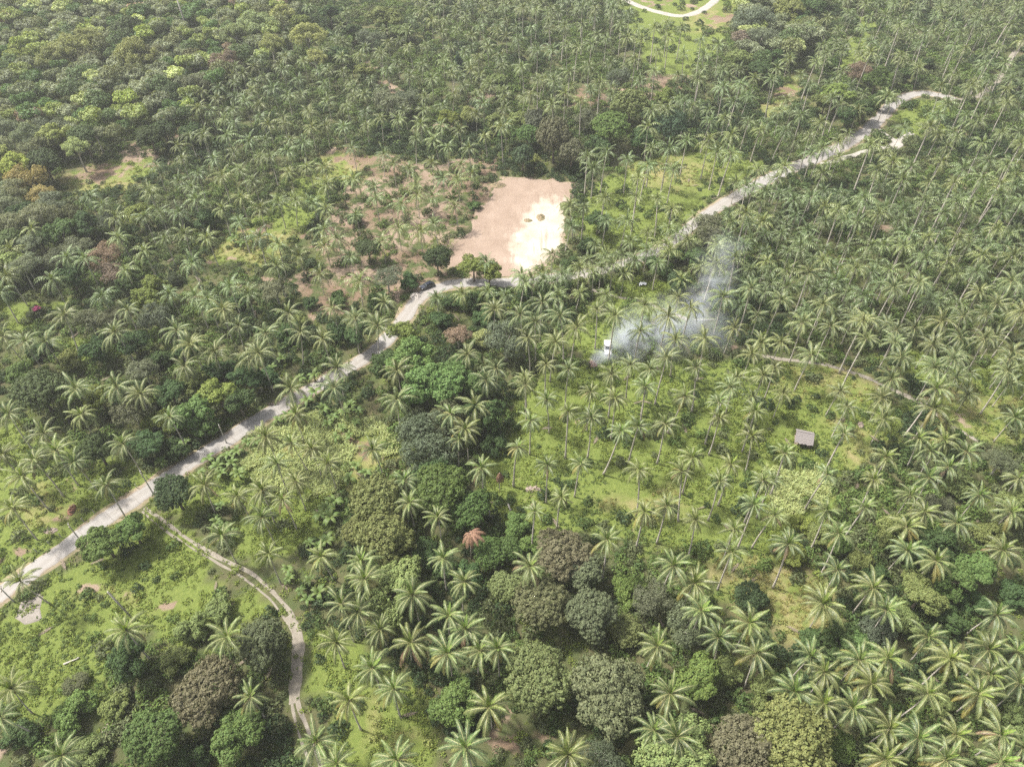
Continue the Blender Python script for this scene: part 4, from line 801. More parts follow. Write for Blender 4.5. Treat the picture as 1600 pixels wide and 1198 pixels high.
# ------------------------------------------------------------------ undergrowth, herbs and grass: stuff scattered over the ground
def scatter(name, pts, z, rotz, scl, idx, protos, label, cat, tilt=.12):
    me = bpy.data.meshes.new(name); V = np.column_stack([pts, z]).astype(np.float32)
    me.vertices.add(len(V)); me.vertices.foreach_set('co', V.ravel())
    rot = np.column_stack([rng.normal(0, tilt, len(V)), rng.normal(0, tilt, len(V)), rotz]).astype(np.float32)
    a = me.attributes.new('rot', 'FLOAT_VECTOR', 'POINT'); a.data.foreach_set('vector', rot.ravel())
    a = me.attributes.new('scl', 'FLOAT', 'POINT'); a.data.foreach_set('value', scl.astype(np.float32))
    a = me.attributes.new('idx', 'INT', 'POINT'); a.data.foreach_set('value', idx.astype(np.int32))
    me.update(); o = obj(name, me); struct(tag(o, label, cat), kind='stuff')
    pc = bpy.data.collections.new(name+'_plants')
    for i, pm in enumerate(protos):
        po = bpy.data.objects.new(f'{name}_plant_{i}', pm); pc.objects.link(po)
    ng = bpy.data.node_groups.new(name+'_scatter', 'GeometryNodeTree')
    ng.interface.new_socket('Geometry', in_out='INPUT', socket_type='NodeSocketGeometry'); ng.interface.new_socket('Geometry', in_out='OUTPUT', socket_type='NodeSocketGeometry')
    gi = ng.nodes.new('NodeGroupInput'); go = ng.nodes.new('NodeGroupOutput'); ip = ng.nodes.new('GeometryNodeInstanceOnPoints'); ci = ng.nodes.new('GeometryNodeCollectionInfo')
    ci.inputs['Collection'].default_value = pc; ci.inputs['Separate Children'].default_value = True; ci.inputs['Reset Children'].default_value = True
    ip.inputs['Pick Instance'].default_value = True
    def na(nm, ty):
        n = ng.nodes.new('GeometryNodeInputNamedAttribute'); n.data_type = ty; n.inputs[0].default_value = nm; return n.outputs[0]
    ng.links.new(gi.outputs[0], ip.inputs['Points']); ng.links.new(ci.outputs[0], ip.inputs['Instance'])
    ng.links.new(na('idx', 'INT'), ip.inputs['Instance Index']); ng.links.new(na('rot', 'FLOAT_VECTOR'), ip.inputs['Rotation']); ng.links.new(na('scl', 'FLOAT'), ip.inputs['Scale'])
    ng.links.new(ip.outputs[0], go.inputs[0])
    md = o.modifiers.new('scatter', 'NODES'); md.node_group = ng
    return o
def jgrid(step, ymax, ymin=20.0, bot=1290):
    X, Y = np.meshgrid(np.arange(-330, 331, step), np.arange(ymin, ymax, step)); x = X.ravel()+rng.uniform(-.5, .5, X.size)*step*1.1; y = Y.ravel()+rng.uniform(-.5, .5, X.size)*step*1.1
    m = in_view(x, y, 110, -90, bot); return x[m], y[m]
def shrub_mesh(seed, mat, R=1.3, n=230, ls=.34):
    r = random.Random(seed); cl = [(0, 0, R*.45, R*.6, .8)]+[(math.cos(a)*R*.55, math.sin(a)*R*.55, R*r.uniform(.15, .6), R*r.uniform(.3, .5), .85) for a in (r.uniform(0, 6.28) for _ in range(6))]
    V, F = leaf_cloud(seed, cl, n, ls, .62, .5, -.2); V[:, 2] = np.maximum(V[:, 2], -.1); return mesh_from('shrub', V, [F], [mat])
shr = [shrub_mesh(i*3+j+60, M_shrub[i]) for i in range(4) for j in range(2)]
x, y = jgrid(2.05, 470); g, s, d, p = zones(x, y); rd = road_dist(x, y)
dens = np.where(g > .5, .13, .95)*np.where(s > .45, .22, 1.0)*np.where(p > .3, .25, 1.0)*np.clip((vnoise(x, y, 11, 31)-.12)*3, .25, 1)
keep = (rng.random(len(x)) < dens) & (rd > 1.3); x, y = x[keep], y[keep]; tone = vnoise(x, y, 16, 33)+rng.normal(0, .16, len(x))
idx = np.clip((tone*4.6-.3).astype(int), 0, 3)*2+rng.integers(0, 2, len(x)); idx = np.array([[6, 7, 0, 1, 4, 5, 2, 3][i] for i in idx])
scatter('undergrowth', np.column_stack([x, y]), gz(x, y)-.05, rng.uniform(0, 6.28, len(x)), rng.uniform(.6, 1.7, len(x))*(1+.25*(y > 250)), idx, shr, 'tangled green undergrowth covering the ground below the palms', 'undergrowth')
ns = len(x)
def herb_mesh(seed, mat, n=46, ls=.26):
    r = random.Random(seed); cl = [(r.uniform(-.45, .45), r.uniform(-.45, .45), .02, r.uniform(.25, .42), .8) for _ in range(4)]
    V, F = leaf_cloud(seed, cl, n, ls, .7, .5, 0.0); V[:, 2] = np.maximum(V[:, 2], -.05); return mesh_from('herb', V, [F], [mat])
def tuft_mesh(seed, mat, n=34, h=.8):
    r = np.random.default_rng(seed); V = []; F = []; T = []
    for i in range(n):
        a = r.uniform(0, 6.28); b = np.array([r.normal(0, .28), r.normal(0, .28), 0]); l = h*r.uniform(.6, 1.3); le = r.uniform(.5, 1.3); d = np.array([math.cos(a), math.sin(a), 0]); w = np.array([-math.sin(a), math.cos(a), 0])*.05
        m_ = b+d*l*.25*le+np.array([0, 0, l*.65]); e = b+d*l*.75*le+np.array([0, 0, l*.85]); o = len(V); V += [b-w, b+w, m_+w, m_-w, e]; F.append((o, o+1, o+2, o+3)); T.append((o+3, o+2, o+4))
    return mesh_from('tuft', np.array(V), [np.array(F), np.array(T)], [mat])
hm = [herb_mesh(i*2+j+5, M_herb[i]) for i in range(3) for j in range(2)]
x, y = jgrid(1.0, 300); g, s, d, p = zones(x, y); rd = road_dist(x, y); v = vnoise(x, y, 5, 41)
dens = np.where(g > .5, np.clip((v-.1)*2.2, .2, .97), .30)*np.where(s > .5, .35, 1)*np.where(p > .3, .15, 1)*np.where(d > .5, .55, 1)*np.where(y > 200, .5, 1)
keep = (rng.random(len(x)) < dens) & (rd > .25); x, y, g, d = x[keep], y[keep], g[keep], d[keep]
tone = vnoise(x, y, 12, 43)+rng.normal(0, .14, len(x)); k3 = np.where(d > .45, 2, np.where(tone > .5, 0, 1))
hi = k3*2+rng.integers(0, 2, len(x)); mound = (rng.random(len(x)) < .09*(vnoise(x, y, 8, 47) > .45)) & (d < .6); hi[mound] = 6+k3[mound]
hm += [shrub_mesh(90+i, M_herb[i], .95, 150, .27) for i in range(3)]
scatter('ground_herbs', np.column_stack([x, y]), gz(x, y)-.04, rng.uniform(0, 6.28, len(x)), rng.uniform(.55, 1.5, len(x)), hi, hm, 'low bright green herbs and creepers on the open ground', 'herbs')
nh = len(x)
x, y = jgrid(.85, 240); g, s, d, p = zones(x, y); rd = road_dist(x, y)
wp = (p > .25) & (rng.random(len(x)) < .9); wd = (d > .35) & (g > .5) & (rng.random(len(x)) < np.where(np.hypot(x-P(1225, 930).x, y-P(1225, 930).y) < 16, .5, .08)); ok = (wp | wd) & (rd > .4) & (s < .5)
x, y, wp = x[ok], y[ok], wp[ok]
scatter('tall_grass', np.column_stack([x, y]), gz(x, y)-.03, rng.uniform(0, 6.28, len(x)), rng.uniform(.7, 1.3, len(x))*np.where(wp, 1.25, .6), np.where(wp, 0, 2)+rng.integers(0, 2, len(x)), [tuft_mesh(1, M_tall), tuft_mesh(2, M_tall), tuft_mesh(3, M_dry), tuft_mesh(4, M_dry)], 'pale tall grass swathes and dry yellow grass', 'grass')
print('shrubs', ns, 'herbs', nh, 'tufts', len(x))

lit = frond_geo(81, 3.4, 2, -4, 16, .14, .7, .15); litm = mesh_from('fallen_frond', lit[0]+np.array([0, 0, .12]), [lit[1], lit[2]], [leaf_mat('fallen_frond_leaflets', base=(.19, .155, .12), var=.3, hue=.01, spec=.15, rough=.8, trans=.05)]*2, lit[3])
x, y = jgrid(6.5, 260); g, s_, d, p = zones(x, y); rd = road_dist(x, y); ok = (rng.random(len(x)) < np.where(g > .5, .18, .15)) & (rd > .8); x, y = x[ok], y[ok]
scatter('palm_litter', np.column_stack([x, y]), gz(x, y)+.25, rng.uniform(0, 6.28, len(x)), rng.uniform(.55, 1.0, len(x)), np.zeros(len(x)), [litm], 'grey-brown fallen fronds littering the ground', 'palm litter', .06)

# ------------------------------------------------------------------ banana plants
def banana_leaf():
    n = 7; V = []; F = []
    for i in range(n+1):
        s = i/n; a = math.radians(62-120*s**1.3) if i else 0
        if i == 0: p = Vector((0, 0, 0))
        else: p = p+Vector((math.cos(a), 0, math.sin(a)))*(2.1/n)
        w = .05 if i == 0 else .30*math.sin(math.pi*min(.97, .12+s*.86))**.7
        V += [p+Vector((0, -w, -w*.25)), p, p+Vector((0, w, -w*.25))]
    for i in range(n): a = i*3; F += [(a, a+3, a+4, a+1), (a+1, a+4, a+5, a+2)]
    return mesh_from('leaf', np.array([tuple(v) for v in V]), [np.array(F)], [M_banana])
BLEAF = banana_leaf(); mb = MB(); mb.tube([(0, 0, -.2), (.03, 0, .9), (0, .04, 1.9)], [.16, .13, .08], 7); BSTEM = mb.mesh('stem', [M_bananastem], True)
BAN = [(505, 640), (520, 652), (540, 645), (556, 660), (535, 668), (525, 682), (560, 642), (548, 632), (512, 662), (545, 680), (325, 716), (340, 726), (355, 710), (370, 704), (386, 690), (345, 738), (315, 736), (362, 722), (400, 688), (434, 655), (448, 648), (462, 638), (480, 624), (492, 612), (470, 652), (252, 722), (290, 690), (280, 700),
       (510, 792), (500, 802), (522, 782), (516, 806), (482, 846), (496, 852), (510, 842), (450, 888), (470, 922), (484, 906), (452, 902), (1328, 664), (556, 726), (572, 738), (350, 822), (338, 814), (362, 832), (545, 745), (440, 560), (425, 575), (490, 585), (470, 590), (365, 372), (378, 380), (392, 372), (610, 215), (620, 222), (480, 935), (498, 925), (345, 790), (372, 738)]
words = where(BAN)
for i, ((px, py), w) in enumerate(zip(BAN, words)):
    r = random.Random(i+300); k = r.uniform(.85, 1.3); c = P(px, py, 1.9*k)
    root = obj('banana_plant', None, loc=(c.x, c.y, float(gz(np.array([c.x]), np.array([c.y]))[0])), rot=(0, 0, r.uniform(0, 6.28)), scale=k); root.empty_display_size = .3
    tag(root, f"broad-leaved banana plant, {w}", 'banana plant', 'banana plants along the road and in the field')
    obj('stem', BSTEM, root)
    for j in range(8): obj('leaf', BLEAF, root, (0, 0, 1.75), (0, math.radians(r.uniform(-25, 22)), j*2.4+r.uniform(-.3, .3)), r.uniform(.8, 1.1))

# ------------------------------------------------------------------ dead palms, bare trunks, poles and posts
def base_height(bx, by, ty):
    """ground point of a foot pixel and the height of an upright thing whose top is at row ty"""
    b = P(bx, by); lo, hi = .1, 40.0
    for _ in range(40):
        m = (lo+hi)/2
        if W2P(b.x, b.y, m)[1] > ty: lo = m
        else: hi = m
    return b, lo
DEADF = [mesh_from('frond', *(lambda g: (g[0], [g[1], g[2]], [M_deadfrond, M_deadfrond], g[3]))(frond_geo(70+v, 3.3, e0, e1, 20, .14, .75, 1.2))) for v, (e0, e1) in enumerate([(10, -60), (-30, -85), (-62, -88)])]
def dead_palm(px, py, h, fr, label):
    c = P(px, py, h); root = obj('dead_palm', None, loc=(c.x, c.y, 0)); tag(root, label, 'dead palm')
    obj('trunk', TRUNK[0], root, (-.25*h/TRUNK_H, 0, 0), scale=h/TRUNK_H)
    for k, yaw, sc in fr: obj('frond', DEADF[k], root, (0, 0, h), (0, 0, math.radians(yaw)), sc)
dead_palm(735, 832, 9.5, [(0, 10, 1), (0, -25, 1.05), (0, -55, .95), (1, -80, 1), (1, -110, 1.05), (1, -150, .95), (1, 160, .8), (0, 40, .8), (1, -30, .9), (2, -95, 1), (1, 90, .8)], 'dead coconut palm with drooping rust-brown fronds among dark trees')
dead_palm(781, 738, 6.5, [(2, a, .85) for a in range(0, 360, 32)]+[(2, a, .7) for a in range(15, 360, 60)], 'dead coconut palm with brown fronds hanging tight round its trunk')
def bare_trunk(px, py, ty, tx, label, rad=.17, branches=0, name='palm_trunk'):
    b, h = base_height(px, py, ty); top = P(tx, ty, h); mb = MB(); e = top-b; mb.tube([(0, 0, -.3), (e.x*.45, e.y*.45, h*.5), (e.x, e.y, h)], [rad*1.3, rad, rad*.8], 8); r = random.Random(int(px))
    root = obj(name, None, loc=(b.x, b.y, 0)); tag(root, label, 'trunk'); obj('trunk', mb.mesh('trunk', [M_palebark], True), root)
    for i in range(branches):
        s = r.uniform(.55, .97); p = Vector((e.x*s, e.y*s, h*s)); a = i*2.4; l = r.uniform(1.5, 3.2); mb = MB()
        mb.tube([p, p+Vector((math.cos(a)*l*.5, math.sin(a)*l*.5, l*.4)), p+Vector((math.cos(a)*l, math.sin(a)*l, l*.55))], [.11, .08, .03], 5); obj('branch', mb.mesh('branch', [M_palebark], True), root)
bare_trunk(207, 966, 924, 168, 'leaning headless palm trunk in the lower left field')
bare_trunk(766, 812, 784, 762, 'short pale headless palm trunk beside the fresh green dome tree')
bare_trunk(297, 62, -2, 276, 'tall bare white trunk rising from the far forest', .34, 5, 'bare_tree')
bare_trunk(217, 140, 106, 205, 'pale slanting bare trunk below the lime forest crown', .26, 4, 'bare_tree')
bare_trunk(30, 112, 80, 17, 'pale bare trunk at the left edge of the forest', .26, 4, 'bare_tree')
bare_trunk(36, 168, 143, 28, 'forked bare tree near the left edge of the forest', .22, 6, 'bare_tree')
M_conc = plain_mat('weathered_concrete', (.42, .40, .38), (.34, .32, .30), 3); M_wood = plain_mat('old_timber', (.26, .21, .16), (.18, .14, .11), 5, bump=.4); M_wire = plain_mat('steel_bracket', (.22, .22, .22), None, 5, rough=.5, metal=.6)
for (bx, by, ty), lab in zip([(354, 692, 664), (124, 842, 819), (22, 940, 918), (240, 772, 736)], ['utility pole beside the straight road above the banana row', 'utility pole on the road edge by the pale bushes', 'utility pole at the far left end of the road', 'utility pole beside the road just above the track junction']):
    b, h = base_height(bx, by, ty); h = min(h, 9.0); root = obj('utility_pole', None, loc=(b.x, b.y, 0), rot=(0, 0, .55)); tag(root, lab, 'pole', 'utility poles along the road')
    mb = MB(); mb.tube([(0, 0, -.3), (0, 0, h)], [.15, .10], 8); obj('post', mb.mesh('post', [M_conc]), root)
    mb = MB(); mb.box((0, 0, h-.45), (.12, 1.5, .12)); arm = obj('crossarm', mb.mesh('crossarm', [M_wood]), root)
    for yy in (-.6, 0, .6):
        mb = MB(); mb.tube([(0, yy, h-.4), (0, yy, h-.18)], [.05, .07], 6); obj('insulator', mb.mesh('insulator', [M_wire]), arm)
mb = MB(); mb.box((0, 0, .6), (.13, .13, 1.5), taper=.85); mb.box((0, 0, 1.37), (.09, .09, .04)); POST = mb.mesh('fence_post', [M_conc])
for i, (bx, by) in enumerate([(38, 876), (58, 863), (78, 851), (96, 839), (131, 815), (148, 802), (231, 748), (214, 762), (262, 728)]):
    b = P(bx, by); o = obj('fence_post', POST, loc=(b.x, b.y, 0), rot=(0, 0, .5)); tag(o, f"thin grey fence post, {['first','second','third','fourth','fifth','sixth','eighth','seventh','ninth'][i]} from the left along the road verge", 'post', 'fence posts along the road verge')
def log(px0, py0, px1, py1, r0, label, mat=M_palebark):
    a, b = P(px0, py0), P(px1, py1); c = (a+b)/2; mb = MB(); d = b-a
    mb.tube([a-c+Vector((0, 0, r0)), Vector((0, 0, r0*1.05)), b-c+Vector((0, 0, r0*.9))], [r0, r0*.9, r0*.75], 8); mb.box(tuple((b-c)*.9+Vector((0, 0, r0*2))), (.3, .12, .25))
    tag(obj('fallen_trunk', mb.mesh('fallen_trunk', [mat], True), loc=(c.x, c.y, .05)), label, 'log')
log(1085, 501, 1133, 500, .2, 'long fallen palm trunk lying right of the smoke'); log(792, 784, 798, 799, .24, 'short pale log lying on the grass below the hanging dead palm'); log(1100, 909, 1127, 911, .18, 'pale log lying on the yellow grass left of the small round tree')
log(100, 1038, 125, 1028, .16, 'pale fallen branch lying in the lower left field')

def heap(name, px, py, rx, ry, h, m1, label, seed, stick=0, chunk=0, m2=None):
    c = P(px, py); root = obj(name, None, loc=(c.x, c.y, 0)); tag(root, label, 'heap'); V = [(0, 0, h)]; F = []; r = random.Random(seed); n = 18; m = 5
    for k in range(1, m+1):
        for j in range(n):
            q = k/m*r.uniform(.88, 1.12); a = 2*math.pi*j/n; V.append((math.cos(a)*rx*q, math.sin(a)*ry*q, -.05 if k == m else h*(1-(k/m)**1.4)*r.uniform(.7, 1.2)))
    F = [(0, 1+j, 1+(j+1) % n) for j in range(n)]; Q = [((k-1)*n+1+j, k*n+1+j, k*n+1+(j+1) % n, (k-1)*n+1+(j+1) % n) for k in range(1, m) for j in range(n)]
    me = bpy.data.meshes.new('mound'); me.from_pydata(V, [], F+Q); me.materials.append(m1); me.update(); obj('mound', me, root)
    for i in range(stick):
        a = r.uniform(0, 6.28); l = r.uniform(.6, 1.6); p = Vector((r.uniform(-rx, rx)*.6, r.uniform(-ry, ry)*.6, h*r.uniform(.4, .9))); mb = MB(); d = Vector((math.cos(a), math.sin(a), r.uniform(-.2, .5)))*l
        mb.tube([p-d*.5, p+Vector((0, 0, .08)), p+d*.5], [.06, .05, .02], 5); obj('stick', mb.mesh('stick', [m2 or M_wood]), root)
    for i in range(chunk):
        s = r.uniform(.2, .5); mb = MB(); mb.box((0, 0, 0), (s, s*r.uniform(.6, 1), s*r.uniform(.4, .8)), taper=r.uniform(.6, .95)); q = r.random()**.5; a = r.uniform(0, 6.28)
        obj('chunk', mb.mesh('chunk', [m2 or m1]), root, (math.cos(a)*q*rx*.9, math.sin(a)*q*ry*.9, h*(1-q**1.4)*.9+.08), (r.uniform(-.5, .5), r.uniform(-.5, .5), a))
M_husk = plain_mat('coconut_husks', (.27, .14, .09), (.17, .085, .06), 4, rough=.95, bump=.6); M_ash = plain_mat('ash_and_husks', (.33, .20, .16), (.12, .08, .07), 2.5, rough=.95, bump=.6); M_rub = plain_mat('pale_rubble', (.46, .43, .39), (.30, .27, .24), 3, rough=.95, bump=.5); M_spoil = plain_mat('spoil_earth', (.24, .18, .12), (.13, .12, .06), 1.5, rough=.95, bump=.6); M_pink = plain_mat('faded_husks', (.31, .26, .22), (.22, .17, .14), 4, rough=.95, bump=.5)
heap('burning_heap', 925, 570, 1.7, 1.6, .9, M_ash, 'smouldering reddish heap of husks where the smoke starts', 3, 9, 14, M_husk)
heap('rubble_heap', 650, 463, 1.6, 2.0, .8, M_rub, 'pale rubble heap beside the road below the dark car', 5, 4, 16)
heap('husk_heap', 112, 796, .8, 1.5, .7, M_husk, 'dark red husk heap at the foot of a palm above the road', 7, 3, 10)
heap('husk_heap', 78, 829, 1.5, .9, .5, M_pink, 'pinkish husk heap in the grass nearest the road on the left', 9, 2, 8)
heap('husk_heap', 833, 764, 2.0, .8, .5, M_pink, 'pale heap of dry fronds on the green field left edge', 11, 8, 3)
heap('branch_heap', 178, 1140, 2.6, 1.6, .6, M_wood, 'tangle of bare grey branches in the lower left thicket', 13, 22, 0, M_palebark)
heap('spoil_heap', 778, 290, 3.2, 2.0, 1.0, M_spoil, 'dark brushwood and earth heap at the upper left clearing corner', 17, 14, 6, M_wood)
heap('spoil_heap', 845, 340, 1.6, 2.6, .5, M_spoil, 'low weedy earth heap on the pale sand of the clearing', 19, 3, 8)
heap('spoil_heap', 825, 345, 1.6, 1.2, .4, M_spoil, 'small earth heap at the left rim of the pale sand', 21, 2, 6)
heap('husk_heap', 1345, 664, .7, 1.2, .4, M_pink, 'pinkish husk heap right of the thatched hut', 15, 2, 8)

# pink bush
b = P(56, 487, 1.6); root = obj('flowering_bush', None, loc=(b.x, b.y, 0)); tag(root, 'bush with a pink flowering top on the left green', 'bush')
obj('foliage', shape('loose')[0][0], root, (0, 0, 1.4), scale=.5, color=(.08, .10, .04)); obj('blossom', shape('loose')[1][0], root, (.5, .3, 2.6), scale=(.27, .27, .2), color=(.36, .07, .17)); obj('stem', shape('loose')[0][1], root, (0, 0, 1.4), scale=(.4, .4, .23))

# ------------------------------------------------------------------ thatched hut
M_thatch = plain_mat('grey_thatch', (.215, .195, .19), (.155, .14, .135), 7, rough=.95, bump=.6)
c = P(1253, 690); root = obj('hut', None, loc=(c.x, c.y, 0), rot=(0, 0, math.radians(-17))); tag(root, 'small open hut with a grey-lilac thatched roof on the green field', 'hut')
def slope(name, y0, z0, y1, z1, w, courses, seed):
    r = random.Random(seed); par = obj(name, (lambda mb: (mb.add([(-w, y0, z0-.04), (w, y0, z0-.04), (w, y1, z1-.04), (-w, y1, z1-.04), (-w, y0, z0-.12), (w, y0, z0-.12), (w, y1, z1-.12), (-w, y1, z1-.12)], [(0, 1, 2, 3), (7, 6, 5, 4), (0, 4, 5, 1), (1, 5, 6, 2), (2, 6, 7, 3), (3, 7, 4, 0)]), mb.mesh(name, [M_thatch]))[1])(MB()), root)
    for k in range(courses):
        a, b_ = k/courses, (k+1.25)/courses; xs = [-w-.08+(2*w+.16)*j/14 for j in range(15)]; mb = MB(); V = []
        for j, x in enumerate(xs):
            e = b_+r.uniform(-.05, .07) if k < courses-1 else 1.0+r.uniform(-.02, .14)
            V += [(x, y0+(y1-y0)*a, z0+(z1-z0)*a+.02), (x, y0+(y1-y0)*e, z0+(z1-z0)*e+.07), (x, y0+(y1-y0)*e, z0+(z1-z0)*e+.0)]
        mb.add(V, [f for j in range(14) for f in ((j*3, j*3+1, j*3+4, j*3+3), (j*3+1, j*3+2, j*3+5, j*3+4))]); obj('thatch_panel', mb.mesh('thatch_panel', [M_thatch]), par)
slope('roof', 0.25, 2.95, -2.1, 1.75, 1.95, 6, 1); slope('roof', 0.25, 2.95, 1.55, 2.2, 1.95, 4, 2)
mb = MB(); mb.tube([(-2.0, .25, 3.0), (2.0, .25, 3.0)], [.11, .11], 7); obj('ridge', mb.mesh('ridge', [M_thatch]), root)
for x in (-1.7, 1.7):
    for y, z in ((-1.8, 1.8), (1.3, 2.2)):
        mb = MB(); mb.tube([(x, y, -.2), (x, y, z)], [.08, .07], 6); obj('post', mb.mesh('post', [M_wood]), root)
mb = MB()
for i in range(9): mb.box((-1.6+i*.4, -.3, .5), (.36, 3.0, .07))
obj('platform', mb.mesh('platform', [M_wood]), root)
mb = MB(); mb.box((0, 1.32, 1.1), (3.3, .05, 1.1)); mb.box((0, 1.29, 1.68), (3.4, .08, .08)); obj('back_wall', mb.mesh('back_wall', [M_wood]), root)

# ------------------------------------------------------------------ vehicles
M_white = plain_mat('white_car_paint', (.52, .52, .52), (.48, .48, .48), 1, rough=.25, spec=.6); M_navy = plain_mat('dark_car_paint', (.018, .022, .035), (.015, .018, .03), 1, rough=.2, spec=.7)
M_glass = plain_mat('car_glass', (.03, .035, .04), (.025, .03, .035), 1, rough=.08, spec=.8); M_tyre = plain_mat('tyre_rubber', (.02, .02, .02), None, 8, rough=.9); M_rim = plain_mat('wheel_rim', (.45, .45, .46), None, 5, rough=.35, metal=.8); M_lamp = plain_mat('lamp_lens', (.75, .75, .72), None, 5, rough=.15); M_black = plain_mat('black_trim', (.03, .03, .03), None, 5, rough=.7)
def prism(prof, w, m, inset=0.0):
    """side profile (x, z) extruded across the width; inset pulls the upper points in"""
    zs = [p[1] for p in prof]; lo, hi = min(zs), max(zs); V = []
    for sgn in (-1, 1): V += [(x, sgn*(w/2-inset*(z-lo)/(hi-lo)), z) for x, z in prof]
    n = len(prof); F = [tuple(range(n)), tuple(range(2*n-1, n-1, -1))]+[(i+n, (i+1) % n+n, (i+1) % n, i) for i in range(n)]
    mb = MB(); mb.add(V, F); return mb
def car(name, loc, rz, paint, kind, label):
    root = obj(name, None, loc=loc, rot=(0, 0, rz)); tag(root, label, 'car'); L, W = (5.2, 1.8) if kind == 'pickup' else (4.3, 1.72)
    if kind == 'pickup': low = [(2.55, .45), (2.6, .8), (2.35, 1.0), (1.1, 1.08), (-.75, 1.08), (-.75, .75), (-2.5, .75), (-2.6, .45)]; cab = [(1.1, 1.08), (.45, 1.72), (-.55, 1.74), (-.75, 1.08)]
    else: low = [(2.1, .35), (2.15, .65), (1.95, .82), (.95, .95), (-1.7, .98), (-2.1, .9), (-2.15, .4)]; cab = [(1.0, .95), (.35, 1.42), (-1.1, 1.45), (-1.85, .98)]
    body = prism(low, W, paint, .06).mesh('body', [paint]); bo = obj('body', body, root)
    g = prism(cab, W-.12, M_glass, .17).mesh('windows', [M_glass]); obj('windows', g, root)
    (x0, z0), (x1, z1), (x2, z2), (x3, z3) = cab; mb = MB(); mb.box(((x1+x2)/2, 0, max(z1, z2)+.025), (abs(x1-x2)+.1, W-.44, .07), taper=.94); obj('roof', mb.mesh('roof', [paint]), root)
    for sgn in (-1, 1):
        mb = MB()
        for (xa, za), (xb, zb) in (((x0, z0), (x1, z1)), ((x2, z2), (x3, z3)), (((x0+x3)/2-.1, z0), ((x1+x2)/2-.05, z1))): mb.tube([(xa, sgn*(W/2-.06), za), (xb, sgn*(W/2-.22), zb)], [.05, .045], 5)
        obj('pillar', mb.mesh('pillar', [paint]), root)
        mb = MB(); mb.box((L/2-.06, sgn*W*.36, .78 if kind == 'pickup' else .64), (.14, .34, .18)); obj('headlight', mb.mesh('headlight', [M_lamp]), root)
        mb = MB(); mb.box((x0-.15, sgn*(W/2+.09), z0+.12), (.12, .2, .14)); obj('mirror', mb.mesh('mirror', [paint]), root)
        for xw in (L*.31, -L*.31):
            mb = MB(); mb.tube([(xw, sgn*(W/2-.2), .36), (xw, sgn*(W/2+.02), .36)], [.36, .36], 14); wo = obj('wheel', mb.mesh('wheel', [M_tyre], False), root)
            mb = MB(); mb.tube([(xw, sgn*(W/2), .36), (xw, sgn*(W/2+.035), .36)], [.21, .19], 10); obj('rim', mb.mesh('rim', [M_rim]), wo)
    mb = MB(); mb.box((L/2+.02, 0, .48), (.16, W*.96, .2)); mb.box((-L/2-.02, 0, .5), (.12, W*.94, .18)); obj('bumper', mb.mesh('bumper', [M_black if kind == 'pickup' else paint]), root)
    mb = MB(); mb.box((L/2-.01, 0, .8 if kind == 'pickup' else .6), (.1, W*.4, .18)); obj('grille', mb.mesh('grille', [M_black]), root)
    if kind == 'pickup':
        mb = MB()
        for sgn in (-1, 1): mb.box((-1.68, sgn*(W/2-.07), .95), (1.84, .1, .42))
        mb.box((-2.54, 0, .95), (.1, W-.06, .42)); mb.box((-.82, 0, .95), (.08, W-.2, .42)); obj('cargo_bed', mb.mesh('cargo_bed', [paint]), root)
        mb = MB(); mb.box((-1.68, 0, 1.2), (1.86, W-.1, .08)); obj('bed_cover', mb.mesh('bed_cover', [paint]), root)
b = P(949, 547); car('pickup_truck', (b.x, b.y, .02), math.radians(-93), M_white, 'pickup', 'white pickup parked in the grass beside the smoke')
b = P(668, 449); car('parked_car', (b.x, b.y, .06), math.radians(214), M_navy, 'sedan', 'dark blue car parked on the road edge below the clearing')

# white sheet lying in the grass
c = P(1004, 444); V = []; n, m = 13, 8; r = random.Random(4)
for j in range(m):
    for i in range(n): V.append((i*.19-1.14, (j*.17-.6)+(.45 if i < 3 else 0)*-1*(3-i)/3, .18+.14*math.sin(i*1.3+j*.4)+r.uniform(-.05, .05)))
k = len(V); V += [(x, y, z-.05) for x, y, z in V]; F = [(j*n+i, j*n+i+1, j*n+n+i+1, j*n+n+i) for j in range(m-1) for i in range(n-1)]; F += [tuple(q+k for q in f[::-1]) for f in F]
me = bpy.data.meshes.new('tarpaulin'); me.from_pydata(V, [], F); me.materials.append(plain_mat('white_sheet', (.72, .73, .76), (.62, .63, .66), 2, rough=.6)); me.update()
tag(obj('tarpaulin', me, loc=(c.x, c.y, .1)), 'crumpled white tarpaulin lying in the grass above the smoke', 'tarpaulin')

# ------------------------------------------------------------------ smoke and haze
PUFFS = [(930, 564, 1.2, 1.8, 2.2), (944, 553, 2.0, 3.0, 1.5), (964, 543, 2.6, 4.8, 1.05), (990, 529, 3.4, 6.8, .85), (1020, 516, 4.4, 8.2, .62), (1056, 506, 5.0, 8.6, .42), (1092, 498, 5.8, 8.0, .34), (1104, 474, 8.0, 7.0, .40), (1110, 450, 10.5, 6.4, .44), (1116, 424, 13.0, 6.2, .36), (1122, 398, 15.5, 6.4, .20), (1128, 522, 4.0, 7.0, .22), (1040, 545, 2.6, 6.0, .30)]
m, nt, nd, lk = new_mat('drifting_smoke'); out = N(nd, 'ShaderNodeOutputMaterial'); pv = N(nd, 'ShaderNodeVolumePrincipled'); lk.new(pv.outputs[0], out.inputs['Volume'])
pv.inputs['Color'].default_value = (.86, .915, 1.0, 1); pv.inputs['Anisotropy'].default_value = 0
